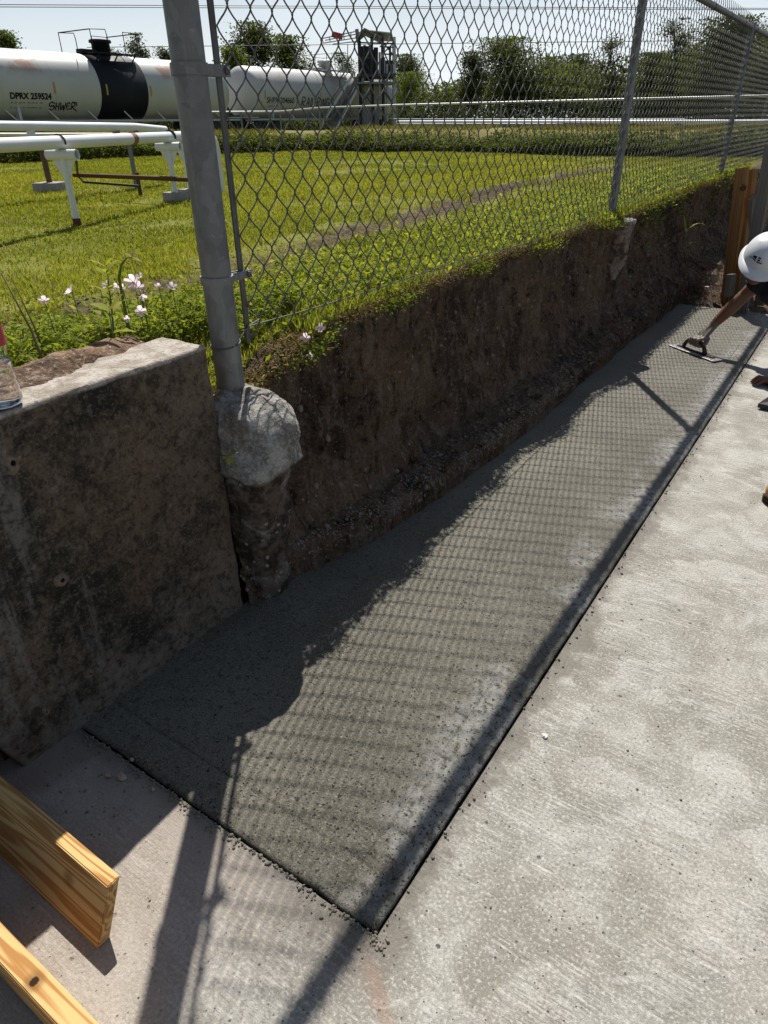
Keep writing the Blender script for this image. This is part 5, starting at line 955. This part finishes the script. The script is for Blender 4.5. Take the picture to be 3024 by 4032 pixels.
RAIL = [[(0, 0), (.1, .7), (.45, .65), (.4, .4), (.1, .35), (.5, 0)], [(.7, 0), (.9, .7), (1.05, 0)], [(.75, .3), (1.0, .3)], [(1.25, .7), (1.25, 0)], [(1.45, .7), (1.45, .05), (1.75, .05)], [(2.1, 0), (2.15, .7), (2.45, .62), (2.4, .4), (2.15, .35), (2.5, 0)], [(2.7, .6), (2.7, 0)], [(2.9, 0), (2.92, .65), (3.2, .05), (3.25, .7)], [(3.8, .6), (3.5, .65), (3.42, .2), (3.7, .0), (3.85, .3), (3.65, .3)], [(4.4, .62), (4.1, .65), (4.08, .38), (4.35, .3), (4.3, .02), (4.02, .05)]]
def track(t, z=GZ): p = TA+TU*t; return (float(p[0]), float(p[1]), z)
T1 = tankmat('tank_paint', 1.); T2 = tankmat('tank_paint_clean', .35)
tank_car(track(0.), RZ, 16.4, T1, 'nearer white tank car with a black middle band and black dome platform', True, [('DPRX', .36, -6.43, -.38, .016), ('259524', .36, -5.40, -.38, .016)], (-4.44, -.73, SHW, .395, .055), .1)
tank_car(track(18.), RZ, 17.0, T2, 'farther plain white tank car behind the loading tower', False, [('SHPX 204660', .48, -7.1, -.37, .006)], (-3.6, -.50, RAIL, .80, .065), 1.)
tb = empty('rail_track', track(10, .5), RZ); tag(tb, 'railway track under the white tank cars', 'track')
for s in (-.72, .72): MB().box((0, s, .09), (90, .07, .14)).build('rail', MAT['rust'], tb)
MB().box((0, 0, .03), (90, 2.8, .16)).build('ballast', MAT['gravel'], tb)
# ------------------------------------------------------------------ loading tower
TW = at(812, 262, 57.); TWB = v3(TW[0], TW[1], .45); tow = empty('loading_tower', tuple(TWB)); tag(tow, 'steel loading tower with stairs and gable roof beside the tank cars', 'tower')
vd = v3(TW[0], TW[1], 0); vd /= np.linalg.norm(vd); vr = v3(vd[1], -vd[0], 0)
def tp(x, y, off=0.): p = at(x, y, 57.); return p+vd*off*.85
def tw(name, mb, mat): mb.v = [tuple(np.array(p)-TWB) for p in mb.v]; return mb.build(name, mat, tow)
for x in (776, 803, 826, 851):
    for off in (-1.5, 1.5):
        if x in (803,) and off > 0: continue
        a = tp(x, 265, off); t = tp(x, 84, off); tw('column', MB().bar(v3(t[0], t[1], .45), t, .14), MAT['dark' if x < 830 else 'lgrey'])
for y0, y1, m in ((160, 171, 'dark'), (178, 184, 'grey')):
    a = tp(772, (y0+y1)/2); b_ = tp(854, (y0+y1)/2); h = (y1-y0)/42.; c = (a+b_)/2; tw('platform', MB().box(c, ((b_-a)@vr, 3.2, h*.8), Matrix((Vector(vr), Vector(vd), Vector((0, 0, 1)))).transposed()), MAT[m])
RX = Matrix((Vector(vr), Vector(vd), Vector((0, 0, 1)))).transposed()
rf = MB(); e0 = tp(769, 82, -1.9); rd = tp(788, 66, -1.9); e1 = tp(825, 84, -1.9); bk = vd*3.8
rf.add([tuple(p) for p in (e0, rd, e1, e0+bk, rd+bk, e1+bk)]+[tuple(p-v3(0, 0, .12)) for p in (e0, rd, e1, e0+bk, rd+bk, e1+bk)], [(0, 1, 4, 3), (1, 2, 5, 4), (6, 9, 10, 7), (7, 10, 11, 8), (0, 6, 7, 1), (1, 7, 8, 2), (3, 4, 10, 9), (4, 5, 11, 10), (0, 3, 9, 6), (2, 8, 11, 5)]); tw('roof', rf, MAT['roof'])
tw('side_canopy', MB().add([tuple(q) for q in (tp(800, 70, -1.6), tp(846, 74, -1.2), tp(852, 83, 1.8), tp(826, 82, 1.8))]+[tuple(q-v3(0, 0, .06)) for q in (tp(800, 70, -1.6), tp(846, 74, -1.2), tp(852, 83, 1.8), tp(826, 82, 1.8))], [(0, 1, 2, 3), (7, 6, 5, 4), (0, 4, 5, 1), (1, 5, 6, 2), (2, 6, 7, 3), (3, 7, 4, 0)]), MAT['lgrey'])
for a, c in (((776, 120), (803, 160)), ((803, 100), (776, 140)), ((826, 95), (851, 125)), ((851, 95), (826, 120)), ((782, 195), (803, 225)), ((803, 195), (782, 225)), ((826, 195), (851, 230)), ((776, 96), (851, 98)), ((776, 128), (803, 128)), ((820, 104), (851, 106)), ((826, 120), (851, 121))): tw('brace', MB().bar(tp(*a, -1.5), tp(*c, -1.5), .08), MAT['dark'])
for x, y0, y1, m, r in ((829, 126, 262, 'lgrey', .11), (836, 140, 262, 'lgrey', .09), (820, 115, 205, 'lgrey', .08), (812, 105, 165, 'dark', .16), (806, 110, 165, 'dark', .14), (842, 105, 170, 'dark', .08), (788, 100, 160, 'dark', .09)): tw('riser_pipe', MB().tube([tp(x, y0, -1.0), tp(x, y1, -1.0)], r, 8), MAT[m])
tw('control_cabinet', MB().box(tp(790, 138, .2), (1.0, 1.4, 2.0), RX, .03), MAT['dark']); tw('control_cabinet', MB().box(tp(836, 150, 0), (.9, 1.2, 1.0), RX, .03), MAT['dark'])
for x in (792, 812): tw('storage_vessel', MB().lathe([(.02, -1.1), (.35, -1.05), (.42, -.9), (.42, .75), (.35, .95), (.02, 1.0)], 18, Matrix.Translation(tp(x, 214, -.2))), MAT['beige'])
tw('base_box', MB().box(tp(796, 250, 0), (1.5, 2, 1.2), RX, .03), MAT['grey'])
for (a, c, off) in (((767, 157), (699, 266), -1.3), ((774, 163), (709, 273), -.3), ((790, 162), (728, 278), -1.3), ((783, 150), (716, 262), -.3)): tw('stair_stringer', MB().bar(tp(*a, off), tp(*c, off), .1, .16), MAT['lgrey' if off < -1 else 'grey'])
for k in range(16):
    t = k/15; tw('stair_tread', MB().bar(tp(774+(709-774)*t, 170+(272-170)*t, -.3), tp(790+(728-790)*t, 170+(276-170)*t, -1.3), .05, .2), MAT['grey'])
for k in range(5): t = k/4; a = tp(767+(702-767)*t, 157+(262-157)*t, -1.3); tw('stair_post', MB().bar(a, a-v3(0, 0, .9), .06), MAT['grey'])
gw = []
for (a, c) in (((774, 70), (698, 86)), ((774, 84), (700, 96)), ((774, 92), (720, 98)), ((774, 76), (704, 90))): tw('gangway_rail', MB().bar(tp(*a, -1.), tp(*c, -1.), .06), MAT['lgrey'])
for k in range(6): t = k/5; tw('gangway_post', MB().bar(tp(774-76*t, 70+16*t, -1), tp(774-74*t, 84+12*t, -1), .05), MAT['lgrey'])
a = tp(730, 80, -1.15); tw('red_sign', MB().box(a, (.75, .05, .34), RX @ Matrix.Rotation(.22, 3, 'Y')), MAT['red']); tw('gangway_pivot', MB().bar(tp(771, 66, -1), tp(776, 96, -1), .18), MAT['grey'])
tw('vent_pole', MB().tube([tp(752, 145, -1), tp(752, 98, -1)], .03, 6), MAT['grey'])
# ------------------------------------------------------------------ far chain link fence and ground pipes
def far_fence():
    pts = [at(440, 242, 31.), at(520, 241.5, 31.), at(605, 241, 31.), at(690, 233, 28.5), at(856, 227, 27.), at(1371, 214, 22.5), at(1659, 207, 20.5), at(1900, 200, 19.5)]
    root = empty('far_fence', (float(pts[4][0]), float(pts[4][1]), .7)); FB = v3(pts[4][0], pts[4][1], .7); tag(root, 'distant chain link fence with a pale top rail beyond the berm', 'fence')
    P = [v3(p[0], p[1], p[2]) for p in pts]; m = MB().tube(P, .028, 8); prt('top_rail', m, MAT['lgrey'], root, FB); mp = MB()
    for i in range(len(P)-1):
        L = np.linalg.norm(P[i+1]-P[i]); n = max(1, int(L/3))
        for k in range(n):
            q = P[i]+(P[i+1]-P[i])*k/n; g = float(ground_z(np.array([q[0]]), np.array([q[1]]))[0]); prt('post', MB().tube([v3(q[0], q[1], g-.1), q], .03, 8), MAT['grey'], root, FB)
    wires = MB()
    for i in range(len(P)-1):
        L = np.linalg.norm(P[i+1]-P[i]); d = (P[i+1]-P[i])/L; n = int(L/.16)
        for k in range(n):
            q = P[i]+d*(k*.16); g = float(ground_z(np.array([q[0]]), np.array([q[1]]))[0]); h = q[2]-g; e = q+d*h*.55
            for s in (1, -1): a_ = q; b_ = q+d*s*h*.6-v3(0, 0, h); wires.add([tuple(a_), tuple(a_+d*.007), tuple(b_+d*.007), tuple(b_)], [(0, 1, 2, 3)])
    o = prt('wire_mesh', wires, MAT['grey'], root, FB); o['kind'] = 'stuff'
far_fence()
def ground_run(name, label, pa, pb, r, mat, n):
    root = empty(name, (float(pa[0]), float(pa[1]), .7)); B = v3(pa[0], pa[1], .7); tag(root, label, 'pipe', 'pipes beyond the berm'); prt('pipe', MB().tube([pa, pb], r, 10), MAT[mat], root, B)
    for k in range(n):
        q = pa+(pb-pa)*(k+.5)/n; g = float(ground_z(np.array([q[0]]), np.array([q[1]]))[0]); prt('pipe_rest', MB().box((q[0], q[1], (q[2]+g)/2-.03), (.12, .12, max(.1, q[2]-g))), MAT['dark'], root, B)
ground_run('ground_pipe', 'long white pipe lying low beyond the berm to the right of the tower', at(858, 264, 25.), at(1900, 264, 17.2), .05, 'white', 12)
ground_run('ground_pipe', 'thinner grey pipe above the long white pipe', at(850, 258, 26.), at(1480, 258, 21.), .026, 'grey', 6)
ground_run('ground_pipe', 'dark low pipe under the long white pipe', at(858, 269, 24.6), at(1900, 268, 17.4), .03, 'grey', 3)
hyd = tp(709, 263); fh = at(705, 262, 34.); fh[2] = .55; root = empty('red_hydrant', tuple(fh)); root.scale = (.6, .6, .6); tag(root, 'small red hydrant standing at the foot of the tower stairs', 'hydrant'); MB().lathe([(.16, 0), (.16, .08), (.1, .1), (.1, .55), (.13, .57), (.12, .64), (.05, .74), (.02, .76)], 16).build('barrel', MAT['red'], root, True); MB().tube([(-.2, 0, .45), (.2, 0, .45)], .06, 10).build('outlet', MAT['red'], root, True)
# ------------------------------------------------------------------ trees
def tree(px, ytop, hd, wpx, label, kind=0, sparse=1., seed=0, group='trees behind the tracks', low=.25):
    rg = np.random.default_rng(seed); top = at(px, ytop, hd); g = .55; Hh = top[2]-g; Wd = wpx*PX/FPX*hd/1.19*.5
    root = empty('tree', (float(top[0]), float(top[1]), g)); tag(root, label, 'tree', group); mb = MB(); tips = []
    tr = [v3(0, 0, -.2)]; 
    for k in range(1, 7): tr.append(v3(rg.normal(0, .03)*Hh, rg.normal(0, .03)*Hh, Hh*.92*k/6))
    mb.tube(tr, np.linspace(.03*Hh**.9, .01*Hh, 7)*.75, 7)
    for k in range(16):
        z = low+(.9-low)*(k+rg.uniform())/16; a = rg.uniform(0, 6.28); b0 = np.array([np.interp(z*Hh, [p[2] for p in tr], [p[i] for p in tr]) for i in range(3)]); rr = Wd*(1-.75*max(0, (z-.45)/.55)**1.5)*rg.uniform(.55, 1.05)
        e = b0+v3(math.cos(a)*rr, math.sin(a)*rr, Hh*rg.uniform(.03, .16)); m = (b0+e)/2+v3(0, 0, -.02*Hh); mb.tube([b0, m, e], [.010*Hh, .006*Hh, .002*Hh], 5); tips += [e, m*.3+e*.7, (b0+e)/2]
        for s in range(2): e2 = m+v3(*rg.normal(0, rr*.45, 2), abs(rg.normal(0, .08*Hh))); mb.tube([m, e2], [.005*Hh, .0015*Hh], 4); tips.append(e2)
    tips.append(tr[-1]); tips.append(v3(0, 0, Hh*.97)); mb.build('trunk', MAT['bark'], root); tips = np.array(tips)
    n = int(10500*sparse); c = tips[rg.integers(0, len(tips), n)]; sp = (Wd*.24+.02*Hh)*(.6 if sparse < .6 else 1); P = c+rg.normal(0, 1, (n, 3))*np.array([sp, sp, sp*.7]); P[:, 2] = np.clip(P[:, 2], .08*Hh, Hh*1.02)
    S = Hh*rg.uniform(.016, .036, n)*(1. if sparse > .5 else .8); mats = [G_TREE, G_TREED, G_TREEL]
    leaf_obj('crown', P, S, S*.7, mats[kind], rg, root, np.clip(rg.normal(.45, .22, n)+.25*(vnoise(P[:, 0], P[:, 1], P[:, 2], seed)-.5), 0, 1), .4)
    return root
G_TREE = leafmat('tree_leaf', (.025, .05, .012), (.06, .10, .022), (.13, .18, .04), .4, .6); G_TREED = leafmat('dark_tree_leaf', (.016, .034, .014), (.036, .062, .02), (.07, .10, .034), .35, .6); G_TREEL = leafmat('light_tree_leaf', (.05, .10, .015), (.11, .18, .025), (.2, .26, .05), .5, .6)
TREES = [(8, 72, 75, 60, 'tree crown showing at the far left edge above the tank car', 0, 1), (296, 77, 95, 60, 'sparse tree behind the black-banded tank, right of its dome', 1, .35), (345, 103, 95, 50, 'low dark tree just left of the corner post above the tank', 1, .5), (245, 108, 100, 60, 'small tree peeking over the tank beside the dome housing', 1, .5), (535, 54, 85, 95, 'tall dark tree behind the gap between the two tank cars', 1, 1.2), (500, 105, 80, 50, 'lighter green tree left of the tall dark one', 2, .7), (622, 84, 90, 75, 'rounded leafy tree behind the far tank car', 0, 1.), (745, 118, 95, 60, 'small tree behind the far tank car dome', 0, .5), (882, 122, 85, 85, 'dark tree just right of the loading tower', 1, 1.), (882, 160, 70, 75, 'bright green bushy tree at the foot of the loading tower', 2, .8),
         (1022, 118, 60, 55, 'narrow vine-covered dark tree left of the big round one', 1, .8), (1110, 88, 62, 135, 'big round green tree in the middle of the far tree line', 0, 1.5), (975, 190, 75, 60, 'low pale tree left of the vine-covered one', 2, .6), (1190, 128, 66, 80, 'mid-height tree right of the big round one', 0, .9), (1255, 122, 70, 90, 'grey-green tree between the round one and the second fence post', 1, 1.), (1330, 78, 52, 70, 'thin bare-branched tree behind the second fence post', 1, .28), (1420, 120, 48, 90, 'dense tree right of the second fence post', 1, 1.), (1468, 45, 45, 80, 'tall open-branched tree right of the second post', 1, .35), (1570, 45, 40, 130, 'large dark tree near the right edge behind the fence', 1, 1.3), (1680, 100, 42, 110, 'tree at the right edge behind the third post', 0, 1.), (1500, 150, 60, 100, 'lower tree filling the gap before the large dark one', 0, .9)]
for k, (px, yt, hd, w, lb, kd, spz) in enumerate(TREES): tree(px, yt, hd, w, lb, kd, spz, 300+k, 'trees behind the tracks' if px < 950 else 'trees of the far tree line')
# undergrowth that reads as one mass below the tree line
rg = np.random.default_rng(77); N = 110000; u = rg.uniform(-200, 2000, N); hd = np.interp(u, [-200, 900, 1300, 2000], [88, 72, 52, 36])+rg.uniform(0, 9, N); d_ = np.array([ray(a, 258) for a in (-200, 0, 400, 800, 1200, 1600, 2000)]); az = np.interp(u, (-200, 0, 400, 800, 1200, 1600, 2000), np.arctan2(d_[:, 0], d_[:, 1]))
X = hd*np.sin(az); Y = hd*np.cos(az); hm = (2.0+3.0*vnoise(X*.22, Y*.22, 0*X, 55))*np.where(u < 900, .55, 1); Z = .5+hm*rg.uniform(0, 1, N)**.8; S = rg.uniform(.14, .36, N)
tag(leaf_obj('undergrowth', np.stack([X, Y, Z], 1), S, S*.7, G_TREE, rg, None, np.clip(rg.normal(.35, .22, N)+.4*(vnoise(X*.3, Y*.3, 0*X, 57)-.5), 0, 1), .4), 'belt of dark undergrowth below the far tree line', kind='stuff')
# ------------------------------------------------------------------ power lines
a0 = at(-1100, 60, 70.); a1 = at(2700, -70, 75.)
for k, nm in enumerate(('left', 'right')):
    p = (a0, a1)[k]; r_ = empty('utility_pole', (float(p[0]), float(p[1]), .4)); tag(r_, 'wooden utility pole carrying the cables, beyond the %s edge' % nm, 'utility pole', 'utility poles'); MB().tube([(0, 0, -.2), (0, 0, p[2]+1-.4)], [.16, .11], 10).build('pole', MAT['bark'], r_); MB().box((0, 0, p[2]-.4), (.12, 2.4, .14)).build('crossarm', MAT['bark'], r_)
def cable(pa, pb, sag_, label, r=.028):
    pts = [pa+(pb-pa)*t-v3(0, 0, sag_*4*t*(1-t)) for t in np.linspace(0, 1, 40)]; tag(MB().tube(pts, r, 5).build('power_cable', MAT['wire']), label, 'cable', 'power cables')
def through(xl, yl, xr, yr, off, sag_, label):              # cable seen through two photo points
    A_ = at(xl, yl, 70.); B_ = at(xr, yr, 72.); d = (B_-A_); cable(A_-d*1.5, B_+d*1.5, 0, label)
through(0, 10, 830, 14, 0, 0, 'upper power cable across the top left of the sky'); through(0, 15, 830, 18, 0, 0, 'lower power cable just under the upper one')
through(850, 95, 1300, 90, 0, 0, 'power cable above the trees right of the tower')
